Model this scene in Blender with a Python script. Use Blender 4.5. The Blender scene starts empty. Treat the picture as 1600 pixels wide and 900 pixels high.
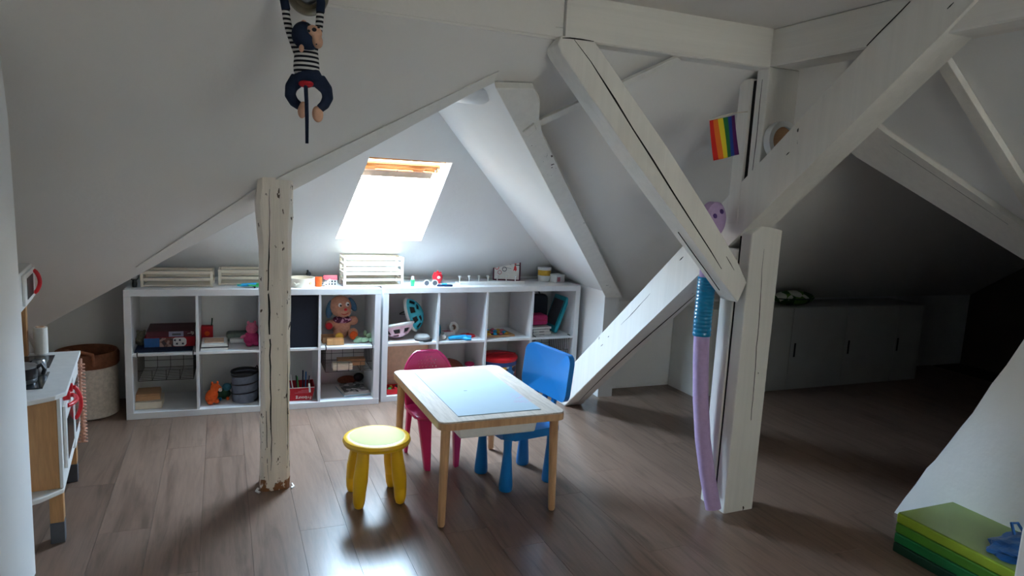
import bpy, bmesh, math, random
from mathutils import Vector, Matrix, Euler
random.seed(7)
PI = math.pi
C = bpy.context.scene.collection
SC = bpy.context.scene

# ------------------------------------------------------------------ camera
cam = bpy.data.cameras.new('camera')
camo = bpy.data.objects.new('camera', cam); C.objects.link(camo)
r_ = Vector((0.92297, -0.38132, 0.05202)).normalized()
w_ = Vector((0.38526, 0.91121, -0.14548)).normalized()
u_ = r_.cross(w_).normalized(); r_ = w_.cross(u_).normalized()
camo.matrix_world = Matrix(((r_.x, u_.x, -w_.x, 0), (r_.y, u_.y, -w_.y, 0), (r_.z, u_.z, -w_.z, 1.4694), (0, 0, 0, 1)))
cam.sensor_width = 36; cam.lens = 36 * 1083.4 / 1600; cam.clip_start = 0.02
SC.camera = camo
# ------------------------------------------------------------------ sky, portals, exposure
SKY = 88.0
world = bpy.data.worlds.new('sky'); SC.world = world; world.use_nodes = True
bg = world.node_tree.nodes['Background']
bg.inputs['Strength'].default_value = SKY
_t = world.node_tree; _g = _t.nodes.new('ShaderNodeNewGeometry'); _s = _t.nodes.new('ShaderNodeSeparateXYZ'); _r = _t.nodes.new('ShaderNodeValToRGB')
_tc = _t.nodes.new('ShaderNodeTexCoord'); _t.links.new(_tc.outputs['Generated'], _s.inputs[0]); _m = _t.nodes.new('ShaderNodeMapRange')
_m.inputs[1].default_value = -1; _m.inputs[2].default_value = 1; _t.links.new(_s.outputs[2], _m.inputs[0]); _t.links.new(_m.outputs[0], _r.inputs[0])
_e = _r.color_ramp.elements; _e.new(.5); _e.new(.6)
for _i, (_p, _c) in enumerate(((0.0, (.10, .10, .09)), (.55, (.16, .17, .16)), (.62, (.44, .61, .80)), (1.0, (.56, .79, 1.0)))): _e[_i].position = _p; _e[_i].color = (*_c, 1)
_t.links.new(_r.outputs[0], bg.inputs['Color'])
def portal(loc, rot, sx, sy):
    L = bpy.data.lights.new('window_portal', 'AREA'); L.shape = 'RECTANGLE'; L.size = sx; L.size_y = sy
    L.cycles.is_portal = True
    o = bpy.data.objects.new('window_portal', L); C.objects.link(o); o.location = loc; o.rotation_euler = rot
SK = math.atan(0.85)                       # pitch of the skylight slope
portal((0.955, 4.318, 1.438), (-SK, 0, 0), 0.62, 0.92)
portal((2.0, -1.38, 1.55), (PI/2, 0, 0), 1.1, 1.1)
SC.view_settings.view_transform = 'Standard'; SC.view_settings.look = 'None'
SC.view_settings.gamma = 1; SC.view_settings.use_curve_mapping = False
SC.view_settings.exposure = 0.38

# ------------------------------------------------------------------ materials
def lin(c): return tuple(((x/255)/12.92 if x/255 <= .04045 else ((x/255+.055)/1.055)**2.4) for x in c)
def base_mat(name, col, rough=.5, spec=.5, metal=0.):
    m = bpy.data.materials.new(name); m.use_nodes = True
    b = m.node_tree.nodes['Principled BSDF']
    b.inputs['Base Color'].default_value = (*lin(col), 1); b.inputs['Roughness'].default_value = rough
    b.inputs['Specular IOR Level'].default_value = spec; b.inputs['Metallic'].default_value = metal
    return m, m.node_tree, b
def N(t, typ, **k):
    n = t.nodes.new(typ)
    for a, v in k.items():
        if a in n.inputs.keys() if hasattr(n.inputs, 'keys') else False: n.inputs[a].default_value = v
        else: setattr(n, a, v)
    return n
def coords(t, scale=(1, 1, 1), kind='Object'):
    tc = t.nodes.new('ShaderNodeTexCoord'); mp = t.nodes.new('ShaderNodeMapping'); mp.inputs['Scale'].default_value = scale
    t.links.new(tc.outputs[kind], mp.inputs['Vector']); return mp.outputs['Vector']
def ramp(t, fac, stops):
    r = t.nodes.new('ShaderNodeValToRGB'); e = r.color_ramp.elements
    while len(e) < len(stops): e.new(0.5)
    for i, (p, c) in enumerate(stops): e[i].position = p; e[i].color = (*c, 1) if len(c) == 3 else c
    t.links.new(fac, r.inputs[0]); return r.outputs[0]
def noise(t, vec, scale, detail=4, rough=.55, dist=0.):
    n = t.nodes.new('ShaderNodeTexNoise'); n.inputs['Scale'].default_value = scale; n.inputs['Detail'].default_value = detail
    n.inputs['Roughness'].default_value = rough; n.inputs['Distortion'].default_value = dist
    t.links.new(vec, n.inputs['Vector']); return n.outputs['Fac']
def mix(t, fac, a, b):
    m = t.nodes.new('ShaderNodeMix'); m.data_type = 'RGBA'
    if isinstance(fac, (int, float)): m.inputs[0].default_value = fac
    else: t.links.new(fac, m.inputs[0])
    for i, v in ((6, a), (7, b)):
        if isinstance(v, tuple): m.inputs[i].default_value = (*v, 1)
        else: t.links.new(v, m.inputs[i])
    return m.outputs[2]
def bump(t, b, h, strength=.2, dist=.01):
    n = t.nodes.new('ShaderNodeBump'); n.inputs['Strength'].default_value = strength; n.inputs['Distance'].default_value = dist
    t.links.new(h, n.inputs['Height']); t.links.new(n.outputs[0], b.inputs['Normal'])
def soft(name, col, rough=.5, var=.08, scale=30, spec=.4, bmp=.0, metal=0.):
    """plain thing colour with slight mottling"""
    m, t, b = base_mat(name, col, rough, spec, metal)
    v = coords(t); f = noise(t, v, scale)
    c = lin(col); lo = tuple(x*(1-var) for x in c); hi = tuple(min(1, x*(1+var)) for x in c)
    t.links.new(ramp(t, f, [(.35, lo), (.65, hi)]), b.inputs['Base Color'])
    if bmp: bump(t, b, f, bmp, .004)
    return m
def plaster(name, col):
    m, t, b = base_mat(name, col, .85, .2)
    v = coords(t); f = noise(t, v, 1.7, 3); g = noise(t, v, 60, 5)
    c = lin(col)
    t.links.new(ramp(t, f, [(.3, tuple(x*.95 for x in c)), (.7, c)]), b.inputs['Base Color'])
    w = noise(t, v, 9, 3)
    a = t.nodes.new('ShaderNodeMath'); a.operation = 'MULTIPLY_ADD'; a.inputs[1].default_value = 5.0
    t.links.new(w, a.inputs[0]); t.links.new(g, a.inputs[2])
    bump(t, b, a.outputs[0], .18, .004); return m
def painted_timber(name, col, scale=(30, 30, 1.2), chips=.70, chipcol=(60, 48, 38), bmp=.35):
    """white painted old timber: long grain relief, small dark knocks in the paint; grain runs on local Z"""
    m, t, b = base_mat(name, col, .5, .35)
    g = noise(t, coords(t, scale), 1.0, 5, .6, .4)
    f = noise(t, coords(t, (1, 1, .5)), 34, 3, .5)
    big = noise(t, coords(t), 3.5, 2)
    c = lin(col)
    body = ramp(t, g, [(.25, tuple(x*.93 for x in c)), (.6, c)])
    chip = t.nodes.new('ShaderNodeMath'); chip.operation = 'MULTIPLY'
    t.links.new(f, chip.inputs[0]); t.links.new(big, chip.inputs[1])
    k = ramp(t, chip.outputs[0], [(chips*.58, (0, 0, 0)), (chips*.58+.02, (1, 1, 1))])
    t.links.new(mix(t, k, body, lin(chipcol)), b.inputs['Base Color'])
    bump(t, b, g, bmp, .006); return m
def wood(name, c1, c2, scale=(14, 14, 1.0), rough=.45, bmp=.1, perobj=.0):
    m, t, b = base_mat(name, c1, rough, .4)
    v = coords(t, scale)
    if perobj:
        oi = t.nodes.new('ShaderNodeObjectInfo'); ad = t.nodes.new('ShaderNodeVectorMath'); ad.operation = 'MULTIPLY_ADD'
        cb = t.nodes.new('ShaderNodeCombineXYZ')
        for i in range(3): t.links.new(oi.outputs['Random'], cb.inputs[i])
        t.links.new(cb.outputs[0], ad.inputs[0]); ad.inputs[1].default_value = (37, 53, 71); t.links.new(v, ad.inputs[2]); v = ad.outputs[0]
    g = noise(t, v, 1.6, 6, .62, 1.2); f = noise(t, v, 7, 4, .6, .3)
    col = ramp(t, g, [(.25, lin(c2)), (.5, lin(c1)), (.78, tuple(min(1, x*1.12) for x in lin(c1)))])
    fine = ramp(t, f, [(.35, (.72, .72, .72)), (.6, (1, 1, 1))])
    mm = t.nodes.new('ShaderNodeMix'); mm.data_type = 'RGBA'; mm.blend_type = 'MULTIPLY'; mm.inputs[0].default_value = .55
    t.links.new(col, mm.inputs[6]); t.links.new(fine, mm.inputs[7]); out = mm.outputs[2]
    if perobj:
        rr = ramp(t, oi.outputs['Random'], [(0, (1-perobj,)*3), (1, (1, 1, 1))])
        m2 = t.nodes.new('ShaderNodeMix'); m2.data_type = 'RGBA'; m2.blend_type = 'MULTIPLY'; m2.inputs[0].default_value = 1
        t.links.new(out, m2.inputs[6]); t.links.new(rr, m2.inputs[7]); out = m2.outputs[2]
    t.links.new(out, b.inputs['Base Color'])
    if bmp: bump(t, b, f, bmp, .002)
    return m
def stripes(name, a, bcol, period, axis=2, duty=.5, off=0.):
    m, t, b = base_mat(name, a, .8, .2)
    tc = t.nodes.new('ShaderNodeTexCoord'); sx = t.nodes.new('ShaderNodeSeparateXYZ'); t.links.new(tc.outputs['Object'], sx.inputs[0])
    ma = t.nodes.new('ShaderNodeMath'); ma.operation = 'MULTIPLY_ADD'; ma.inputs[1].default_value = 1/period; ma.inputs[2].default_value = off
    t.links.new(sx.outputs[axis], ma.inputs[0])
    fr = t.nodes.new('ShaderNodeMath'); fr.operation = 'FRACT'; t.links.new(ma.outputs[0], fr.inputs[0])
    gt = t.nodes.new('ShaderNodeMath'); gt.operation = 'GREATER_THAN'; gt.inputs[1].default_value = duty; t.links.new(fr.outputs[0], gt.inputs[0])
    t.links.new(mix(t, gt.outputs[0], lin(a), lin(bcol)), b.inputs['Base Color']); return m
def bands(name, cols, axis=0, lo=0., hi=1., rough=.8):
    """printed colour bands along one local axis"""
    m, t, b = base_mat(name, cols[0], rough, .2)
    tc = t.nodes.new('ShaderNodeTexCoord'); sx = t.nodes.new('ShaderNodeSeparateXYZ'); t.links.new(tc.outputs['Object'], sx.inputs[0])
    mr = t.nodes.new('ShaderNodeMapRange'); mr.inputs[1].default_value = lo; mr.inputs[2].default_value = hi; t.links.new(sx.outputs[axis], mr.inputs[0])
    r = t.nodes.new('ShaderNodeValToRGB'); r.color_ramp.interpolation = 'CONSTANT'; e = r.color_ramp.elements
    while len(e) < len(cols): e.new(.5)
    for i, c in enumerate(cols): e[i].position = i/len(cols); e[i].color = (*lin(c), 1)
    t.links.new(mr.outputs[0], r.inputs[0]); t.links.new(r.outputs[0], b.inputs['Base Color']); return m
def blotch(name, cols, scale=40, rough=.5):
    """printed picture read as small patches of several colours"""
    m, t, b = base_mat(name, cols[0], rough, .3)
    v = t.nodes.new('ShaderNodeTexVoronoi'); v.inputs['Scale'].default_value = scale; t.links.new(coords(t), v.inputs['Vector'])
    s = t.nodes.new('ShaderNodeSeparateColor'); t.links.new(v.outputs['Color'], s.inputs[0])
    r = t.nodes.new('ShaderNodeValToRGB'); r.color_ramp.interpolation = 'CONSTANT'; e = r.color_ramp.elements
    while len(e) < len(cols): e.new(.5)
    for i, c in enumerate(cols): e[i].position = i/len(cols); e[i].color = (*lin(c), 1)
    t.links.new(s.outputs[0], r.inputs[0]); t.links.new(r.outputs[0], b.inputs['Base Color']); return m

M = {}
M['plaster'] = plaster('white_plaster', (238, 238, 237))
M['slope'] = plaster('slope_plaster', (234, 230, 225))
M['shadewall'] = plaster('shade_dark_wall', (70, 64, 58))  # darkness of the unlit eaves put into the wall colour
M['beam'] = painted_timber('white_painted_beam', (233, 229, 222), chips=.78)
M['oldpost'] = painted_timber('cream_chipped_post', (226, 214, 198), chips=.60, bmp=.7)
M['board'] = soft('white_foil', (224, 226, 228), .35, .03, 8, .4)
M['greyfront'] = soft('grey_white_front', (196, 196, 192), .4, .03, 6, .4)
M['floor'] = wood('oak_laminate', (130, 106, 92), (94, 74, 62), (9, .8, 9), .28, .08, .12)
M['underlay'] = soft('dark_floor_joint', (58, 46, 40), .7)
M['kwood'] = wood('birch_ply', (196, 146, 96), (172, 122, 76), (14, 14, 1.2), .4)
M['tablewood'] = wood('beech', (204, 160, 118), (184, 138, 96), (14, 14, 1.6), .4)
M['paletop'] = wood('pale_beech', (198, 186, 174), (180, 166, 152), (14, 1.5, 14), .7)  # paler than the beech of the table edge and legs
M['paletop'].node_tree.nodes['Principled BSDF'].inputs['Specular IOR Level'].default_value = .12
M['palewood'] = soft('pale_pine', (224, 212, 192), .5, .05, 12)
M['pine'] = wood('orange_pine', (214, 150, 84), (190, 124, 62), (1.5, 14, 14), .4)
M['boxwood'] = wood('brown_box_wood', (190, 146, 104), (166, 120, 80), (2, 16, 16), .5)
M['whiteboard'] = soft('white_board', (168, 184, 194), .65, .02, 4, .12)
M['yellow'] = soft('yellow_plastic', (236, 184, 28), .32, .03, 5)
M['yellowtop'] = soft('highlit_yellow_seat', (206, 200, 132), .65, .02, 5, .15)  # yellow plastic paled: the seat's highlight is put into the colour
M['blue'] = soft('blue_plastic', (22, 118, 190), .3, .03, 5)
M['pinkpl'] = soft('magenta_plastic', (190, 36, 100), .35, .03, 5)
M['red'] = soft('red_plastic', (206, 30, 42), .35)
M['black'] = soft('black_plastic', (22, 22, 26), .35)
M['darkglass'] = soft('black_hob', (20, 22, 26), .12)
M['steel'] = soft('brushed_steel', (170, 172, 176), .3, .05, 30, .5, 0, 1.)
M['wire'] = soft('dark_wire', (60, 58, 56), .4, .05, 30, .5, 0, .8)
M['grey'] = soft('grey_plastic', (84, 86, 92), .5)
M['darkfab'] = soft('black_fabric', (20, 24, 36), .9, .1, 80)
M['navyfab'] = soft('navy_fabric', (34, 44, 66), .9, .12, 60, .2, .3)
M['felt'] = soft('cream_felt', (200, 190, 178), .95, .12, 50, .1, .5)
M['brownfelt'] = soft('brown_felt', (120, 76, 56), .95, .15, 50, .1, .5)
M['pompom'] = soft('peach_yarn', (206, 160, 140), .95, .2, 60, .1, .5)
M['greyfab'] = soft('grey_net', (104, 110, 124), .7, .1, 60)
M['skin'] = soft('peach_fabric', (214, 166, 138), .8, .08, 40)
M['lilac'] = soft('lilac_foam', (190, 164, 204), .75, .04, 60, .2, .1)
M['purple'] = soft('purple_print', (92, 60, 140), .6)
M['tape'] = soft('blue_wrap', (14, 130, 176), .16, .1, 20, .6, .6)
M['white'] = soft('white_gloss', (232, 232, 230), .4, .03)
M['paper'] = soft('paper', (222, 220, 214), .8, .05)
M['redfab'] = soft('red_fabric', (170, 28, 38), .85)
M['pinkfab'] = soft('pink_plush', (206, 110, 136), .95, .12, 70, .1, .4)
M['rosefab'] = soft('rose_plush', (170, 52, 96), .95, .12, 70, .1, .4)
M['orange'] = soft('orange_plush', (214, 92, 44), .95, .12, 70, .1, .4)
M['greenfab'] = soft('dark_green_plush', (48, 76, 58), .95, .15, 70, .1, .4)
M['tealfab'] = soft('teal_plush', (58, 110, 130), .95, .15, 70, .1, .4)
M['palegreen'] = soft('mint_plush', (170, 206, 170), .95, .1, 70, .1, .4)
M['dog'] = soft('tan_plush', (190, 140, 116), .95, .12, 70, .1, .4)
M['dogear'] = soft('blue_grey_plush', (70, 104, 130), .95, .12, 70, .1, .4)
M['shirt'] = blotch('flowered_cloth', [(80, 30, 60), (80, 30, 60), (110, 40, 70), (190, 140, 160)], 60, .9)
M['mustard'] = soft('mustard_patch', (206, 160, 60), .95, .1, 60)
M['teal'] = soft('teal_plastic', (34, 160, 176), .3)
M['helmetblue'] = soft('turquoise_shell', (70, 186, 206), .25)
M['cyan'] = soft('sky_blue_plastic', (40, 160, 214), .3)
M['green'] = soft('green_plastic', (46, 176, 92), .4)
M['brass'] = soft('aged_metal', (130, 120, 100), .35, .1, 20, .5, 0, .7)
M['crack'] = soft('crack_and_slot_shade', (26, 22, 20), .95)
M['kraft'] = soft('kraft_board', (214, 182, 156), .7)
M['added_curtain'] = None
m, t, b = base_mat('added_beige_cloth', (214, 196, 172), .9, .1)
tr = t.nodes.new('ShaderNodeBsdfTranslucent'); tr.inputs['Color'].default_value = (.31, .255, .20, 1)
mx = t.nodes.new('ShaderNodeMixShader'); mx.inputs[0].default_value = .9
t.links.new(b.outputs[0], mx.inputs[1]); t.links.new(tr.outputs[0], mx.inputs[2]); t.links.new(mx.outputs[0], t.nodes['Material Output'].inputs[0]); M['added_curtain'] = m
m, t, b = base_mat('window_glass', (255, 255, 255), .02, .5)
tp = t.nodes.new('ShaderNodeBsdfTransparent'); gl = t.nodes.new('ShaderNodeBsdfGlossy'); gl.inputs['Roughness'].default_value = .02
mx = t.nodes.new('ShaderNodeMixShader'); mx.inputs[0].default_value = .06
t.links.new(tp.outputs[0], mx.inputs[1]); t.links.new(gl.outputs[0], mx.inputs[2]); t.links.new(mx.outputs[0], t.nodes['Material Output'].inputs[0]); M['glass'] = m
m, t, b = base_mat('white_net', (210, 214, 216), .8, .1); M['net'] = m
M['greyfluff'] = soft('grey_fluff', (96, 96, 80), .95, .3, 60, .1, .6)

# ------------------------------------------------------------------ mesh builder
class B:
    def __init__(s): s.bm = bmesh.new()
    def _x(s, vs, mt):
        if mt is not None: bmesh.ops.transform(s.bm, matrix=mt, verts=vs)
        return s
    def box(s, lo, hi, bev=0., mt=None, seg=2):
        lo, hi = [min(a, b) for a, b in zip(lo, hi)], [max(a, b) for a, b in zip(lo, hi)]
        c = [(a+b)/2 for a, b in zip(lo, hi)]; d = [b-a for a, b in zip(lo, hi)]
        g = bmesh.ops.create_cube(s.bm, size=1, matrix=Matrix.Translation(c) @ Matrix.Diagonal((*d, 1)))
        vs = g['verts']
        if bev > 0:
            es = list({e for v in vs for e in v.link_edges})
            r = bmesh.ops.bevel(s.bm, geom=es, offset=min(bev, min(d)*.45), segments=seg, affect='EDGES', profile=.5)
            vs = list({v for f in r['faces'] for v in f.verts} | {v for v in vs if v.is_valid})
        return s._x(vs, mt)
    def prism(s, pts, vec, bev=0., mt=None):
        """closed outline of 3D points swept by vec"""
        vec = Vector(vec); a = [s.bm.verts.new(p) for p in pts]; b2 = [s.bm.verts.new(Vector(p)+vec) for p in pts]
        n = len(pts); fs = [s.bm.faces.new(a), s.bm.faces.new(list(reversed(b2)))]
        for i in range(n): fs.append(s.bm.faces.new((a[i], b2[i], b2[(i+1) % n], a[(i+1) % n])))
        vs = a+b2
        if bev > 0:
            es = list({e for v in vs for e in v.link_edges})
            r = bmesh.ops.bevel(s.bm, geom=es, offset=bev, segments=2, affect='EDGES', profile=.5)
            vs = list({v for f in r['faces'] for v in f.verts} | {v for v in vs if v.is_valid})
        return s._x(vs, mt)
    def lathe(s, prof, seg=32, mt=None, sx=1., sy=1.):
        rings = []
        for r, z in prof:
            if r < 1e-5: rings.append([s.bm.verts.new((0, 0, z))])
            else: rings.append([s.bm.verts.new((r*sx*math.cos(2*PI*i/seg), r*sy*math.sin(2*PI*i/seg), z)) for i in range(seg)])
        for a, b2 in zip(rings, rings[1:]):
            if len(a) == 1 and len(b2) == 1: continue
            for i in range(seg):
                j = (i+1) % seg
                if len(a) == 1: s.bm.faces.new((a[0], b2[i], b2[j]))
                elif len(b2) == 1: s.bm.faces.new((a[i], a[j], b2[0]))
                else: s.bm.faces.new((a[i], a[j], b2[j], b2[i]))
        return s._x([v for r in rings for v in r], mt)
    def tube(s, path, rad, seg=10, closed=False, cap=True, flat=1.):
        P = [Vector(p) for p in path]; n = len(P); rings = []
        rr = rad if isinstance(rad, (list, tuple)) else [rad]*n
        up = None
        for i in range(n):
            if closed: d = (P[(i+1) % n]-P[i-1])
            else: d = P[min(i+1, n-1)]-P[max(i-1, 0)]
            d.normalize()
            if up is None: up = Vector((0, 0, 1)) if abs(d.z) < .9 else Vector((0, 1, 0))
            x = up.cross(d)
            if x.length < 1e-4: x = Vector((1, 0, 0)).cross(d)
            x.normalize(); y = d.cross(x).normalized(); up = y
            rings.append([s.bm.verts.new(P[i]+x*rr[i]*math.cos(2*PI*k/seg)+y*rr[i]*flat*math.sin(2*PI*k/seg)) for k in range(seg)])
        pr = list(zip(rings, rings[1:]))
        if closed: pr.append((rings[-1], rings[0]))
        for a, b2 in pr:
            for k in range(seg):
                j = (k+1) % seg; s.bm.faces.new((a[k], a[j], b2[j], b2[k]))
        if cap and not closed:
            s.bm.faces.new(list(reversed(rings[0]))); s.bm.faces.new(rings[-1])
        return s
    def ball(s, c, r, rot=None, seg=20):
        if not isinstance(r, (tuple, list)): r = (r, r, r)
        mt = Matrix.Translation(c) @ (Euler(rot).to_matrix().to_4x4() if rot else Matrix()) @ Matrix.Diagonal((*r, 1))
        bmesh.ops.create_uvsphere(s.bm, u_segments=seg, v_segments=max(8, seg//2), radius=1, matrix=mt); return s
    def poly(s, pts):
        s.bm.faces.new([s.bm.verts.new(p) for p in pts]); return s
    def make(s, name, mat, parent=None, label=None, smooth=False, fuse=0., ang=40):
        bmesh.ops.recalc_face_normals(s.bm, faces=s.bm.faces)
        me = bpy.data.meshes.new(name); s.bm.to_mesh(me); s.bm.free()
        me.materials.append(M[mat] if isinstance(mat, str) else mat)
        o = bpy.data.objects.new(name, me); C.objects.link(o)
        if smooth:
            for p in me.polygons: p.use_smooth = True
            if not fuse: me.set_sharp_from_angle(angle=math.radians(ang))
        if fuse:
            md = o.modifiers.new('fuse', 'REMESH'); md.mode = 'VOXEL'; md.voxel_size = fuse; md.use_smooth_shade = True
            sm = o.modifiers.new('smooth', 'SMOOTH'); sm.iterations = 4
        if parent: o.parent = parent
        if label: o['label'] = label
        return o
def tag(o, label, cat, group=None):
    o['label'] = label; o['category'] = cat
    if group: o['group'] = group
    return o
def thing(name, label, cat, loc=(0, 0, 0), rz=0, group=None):
    o = bpy.data.objects.new(name, None); C.objects.link(o); o.location = loc; o.rotation_euler = (0, 0, rz); o.empty_display_size = .05
    return tag(o, label, cat, group)
def struct(o): o['kind'] = 'structure'; return o
def T(x, y, z): return Matrix.Translation((x, y, z))
def RX(a): return Matrix.Rotation(a, 4, 'X')
def RY(a): return Matrix.Rotation(a, 4, 'Y')
def RZ(a): return Matrix.Rotation(a, 4, 'Z')
def text(name, body, size, mt, mat, parent, depth=.0006):
    cu = bpy.data.curves.new(name, 'FONT'); cu.body = body; cu.size = size; cu.extrude = depth; cu.align_x = 'CENTER'; cu.align_y = 'CENTER'
    tmp = bpy.data.objects.new('tmp_text', cu); C.objects.link(tmp); bpy.context.view_layer.update()
    me = bpy.data.meshes.new_from_object(tmp.evaluated_get(bpy.context.evaluated_depsgraph_get()))
    bpy.data.objects.remove(tmp); me.transform(mt); me.materials.clear(); me.materials.append(M[mat])
    o = bpy.data.objects.new(name, me); C.objects.link(o); o.parent = parent; return o

# ------------------------------------------------------------------ the shell
SL = .731                                   # main slope falls towards +Y
def z1(y): return 2.03 - SL*(y-2.45)
def z2(y): return .80 - .85*(y-4.85)        # slope with the skylight
def z2l(x): return 1.88 + .684*(x-1.007)    # left cheek of the wing
def z2r(x): return 1.88 - .75*(x-1.0)       # right cheek of the wing
def slab(name, pts, vec, mat='slope', holes=None):
    return struct(B().prism(pts, vec).make(name, mat))
# floor: joint-coloured base with individual laminate planks on it
fl = struct(B().box((-2.6, -1.6, -.12), (7.2, 5.2, -.004)).make('floor', 'underlay'))
pw, pl_ = .19, 1.285
plank_me = {}
def plank(x0, y0, y1):
    L = round(y1-y0, 3)
    if L not in plank_me:
        o = B().box((-pw/2+.0006, -L/2+.0006, -.010), (pw/2-.0006, L/2-.0006, 0)).make('plank', 'floor', fl); plank_me[L] = o.data
    else:
        o = bpy.data.objects.new('plank', plank_me[L]); C.objects.link(o); o.parent = fl
    o.location = (x0+pw/2, (y0+y1)/2, .0)
i = 0; x = -1.23
offs = [0.0, .45, .9, .2, .7, 1.1]
while x < 6.0:
    y = 1.15 - offs[i % 6]
    while y < 4.95:
        plank(x, max(y, 1.15 if y+pl_ > 1.3 else y), min(y+pl_, 4.95)) if y+pl_ > 1.16 else None
        y += pl_
    x += pw; i += 1
rear = B().box((-2.4, -1.4, -.008), (7.0, 1.149, 0)); rear.make('plank', 'floor', fl)['kind'] = 'stuff'
# main slope left of and above the wing, cut along the left valley
VA = (1.007, 2.655, 1.88); VL = (-1.0, 4.53, z1(4.53))
slab('ceiling_slope_left', [(-2.4, 2.45, z1(2.45)), (1.20, 2.45, z1(2.45)), (1.20, 2.56, z1(2.56)), (1.155, 2.645, z1(2.645)), VA, VL, (-1.0, 5.0, z1(5.0)), (-2.4, 5.0, z1(5.0))], (0, .08, .11))
# main slope right of the wing: from the right valley to far beyond the truss
VR = (2.49, 4.20, z1(4.20))
slab('ceiling_slope_right', [(x0, y0, z1(y0)+.035) for x0, y0 in ((1.16, 2.45), (2.335, 2.45), (2.335, 2.06), (7.0, 2.06), (7.0, 4.46), (2.49, 4.46), (2.49, 4.20), (1.007, 2.655))], (0, .08, .11))
# wing: left cheek, right cheek, back slope with the skylight opening
slab('ceiling_wing_left', [VA, (-1.0, 4.53, z2l(-1.0)), (-1.0, 5.0, z2l(-1.0)), (-.57, 4.88, z2l(-.57)), (1.007, 3.62, 1.88)], (-.04, 0, .06), 'plaster')
slab('ceiling_wing_right', [(1.0, 2.66, 1.88), (2.5, 4.2, z2r(2.5)), (2.5, 4.95, z2r(2.5)), (1.0, 3.62, 1.88)], (.04, 0, .06), 'plaster')
# back slope: quads around the opening, one closed mesh with a reveal
SKq = [(.672, 4.525), (1.234, 4.528), (1.243, 3.927), (.760, 3.924)]       # BL BR TR TL (x, y)
nout = Vector((0, .85, 1)).normalized()
bq = B(); bm = bq.bm
outer = [(-1.2, 4.87), (2.6, 4.87), (2.6, 3.50), (-1.2, 3.50)]
def P2(x, y, h=0): v = Vector((x, y, z2(y)))+nout*h; return v
c40, s40 = math.cos(SK), math.sin(SK)
def shaft(p, top): return P2(p[0]+(.0 if p[0] > 1 else -.02), p[1]+(.0 if top else .02), .10)
for h in (0, .10):
    vo = [bm.verts.new(P2(*p, h)) for p in outer]; vi = [bm.verts.new(P2(*p, h) if h == 0 else shaft(p, k > 1)) for k, p in enumerate(SKq)]
    for k in range(4): bm.faces.new((vo[k], vo[(k+1) % 4], vi[(k+1) % 4], vi[k]))
    if h == 0: vi0, vo0 = vi, vo
for k in range(4):
    bm.faces.new((vi0[k], vi0[(k+1) % 4], vi[(k+1) % 4], vi[k])); bm.faces.new((vo0[k], vo0[(k+1) % 4], vo[(k+1) % 4], vo[k]))
struct(bq.make('ceiling_wing_back', 'plaster'))
# walls
def wallbox(name, lo, hi, mat='plaster'): return struct(B().box(lo, hi).make(name, mat))
wallbox('wall_back', (-1.2, 4.87, -.01), (2.6, 5.0, .80))
wallbox('wall_wing_right', (2.485, 4.19, -.01), (2.60, 4.95, .80))
wallbox('wall_wing_left', (-1.2, 4.3, -.01), (-1.02, 4.95, .65))
wallbox('wall_knee', (2.49, 4.36, -.01), (7.0, 4.46, z1(4.36)+.06))
wallbox('wall_right_far', (6.6, -1.5, -.01), (6.75, 4.5, 2.36), 'shadewall')
struct(B().box((2.60, 4.352, .0), (3.20, 4.36, .022), .003).make('baseboard_knee', 'plaster'))
# near partition whose edge closes the picture on the left
edge = [(2.777, 0.0), (2.775, .7), (2.745, 1.3), (2.725, 1.6), (2.66, 1.84), (2.60, 2.25)]
pts = [(-.63, y, z) for y, z in edge]+[(-.63, -1.4, 2.25), (-.63, -1.4, 0)]
struct(B().prism(pts, (-.16, 0, 0), .0).make('wall_left', 'plaster'))
wallbox('wall_left_outer', (-2.5, -1.4, -.01), (-2.38, 5.0, 2.3))
# rear wall with window opening
rb = B(); rb.box((-2.5, -1.40, -.01), (1.45, -1.28, 2.3)); rb.box((2.55, -1.40, -.01), (6.7, -1.28, 2.3)); rb.box((1.45, -1.40, -.01), (2.55, -1.28, 1.0)); rb.box((1.45, -1.40, 2.1), (2.55, -1.28, 2.3))
struct(rb.make('wall_rear', 'plaster'))
# flat ceiling in front of and beside the purlins
slab('ceiling', [(-2.5, -1.4, 2.185), (2.46, -1.4, 2.185), (2.46, 2.52, 2.185), (-2.5, 2.52, 2.185)], (0, 0, .1))
# boxed purlin to the left
struct(B().box((-2.4, 2.452, 2.02), (1.19, 2.60, 2.19)).make('trim_boxed_purlin', 'slope'))
# outer closing surfaces out of view
slab('ceiling_far_side', [(2.30, -1.45, 2.32), (7.0, -1.45, 2.32), (7.0, 2.62, 2.32), (2.30, 2.62, 2.32)], (0, 0, .1), 'plaster')
wallbox('wall_rear_low', (-2.5, -1.5, 2.28), (7.0, -1.28, 2.44))
# slope to the right of the tie beam and its lower edge beam
def z4(x): return 2.2-.85*(x-2.45)
B0 = (3.02, 2.78, 1.74)
def s4(x, y, h=0): return Vector((x, y, z4(x)))+Vector((.85, 0, 1)).normalized()*h
slab('ceiling_slope_far_right', [s4(2.31, 2.06), s4(2.45, 2.21), s4(2.884, 2.722), s4(3.009, 2.649), s4(3.531, 2.108), s4(3.95, 1.67), s4(3.95, -1.35), s4(2.31, -1.35)], Vector((.85, 0, 1)).normalized()*.05, 'plaster')
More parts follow.
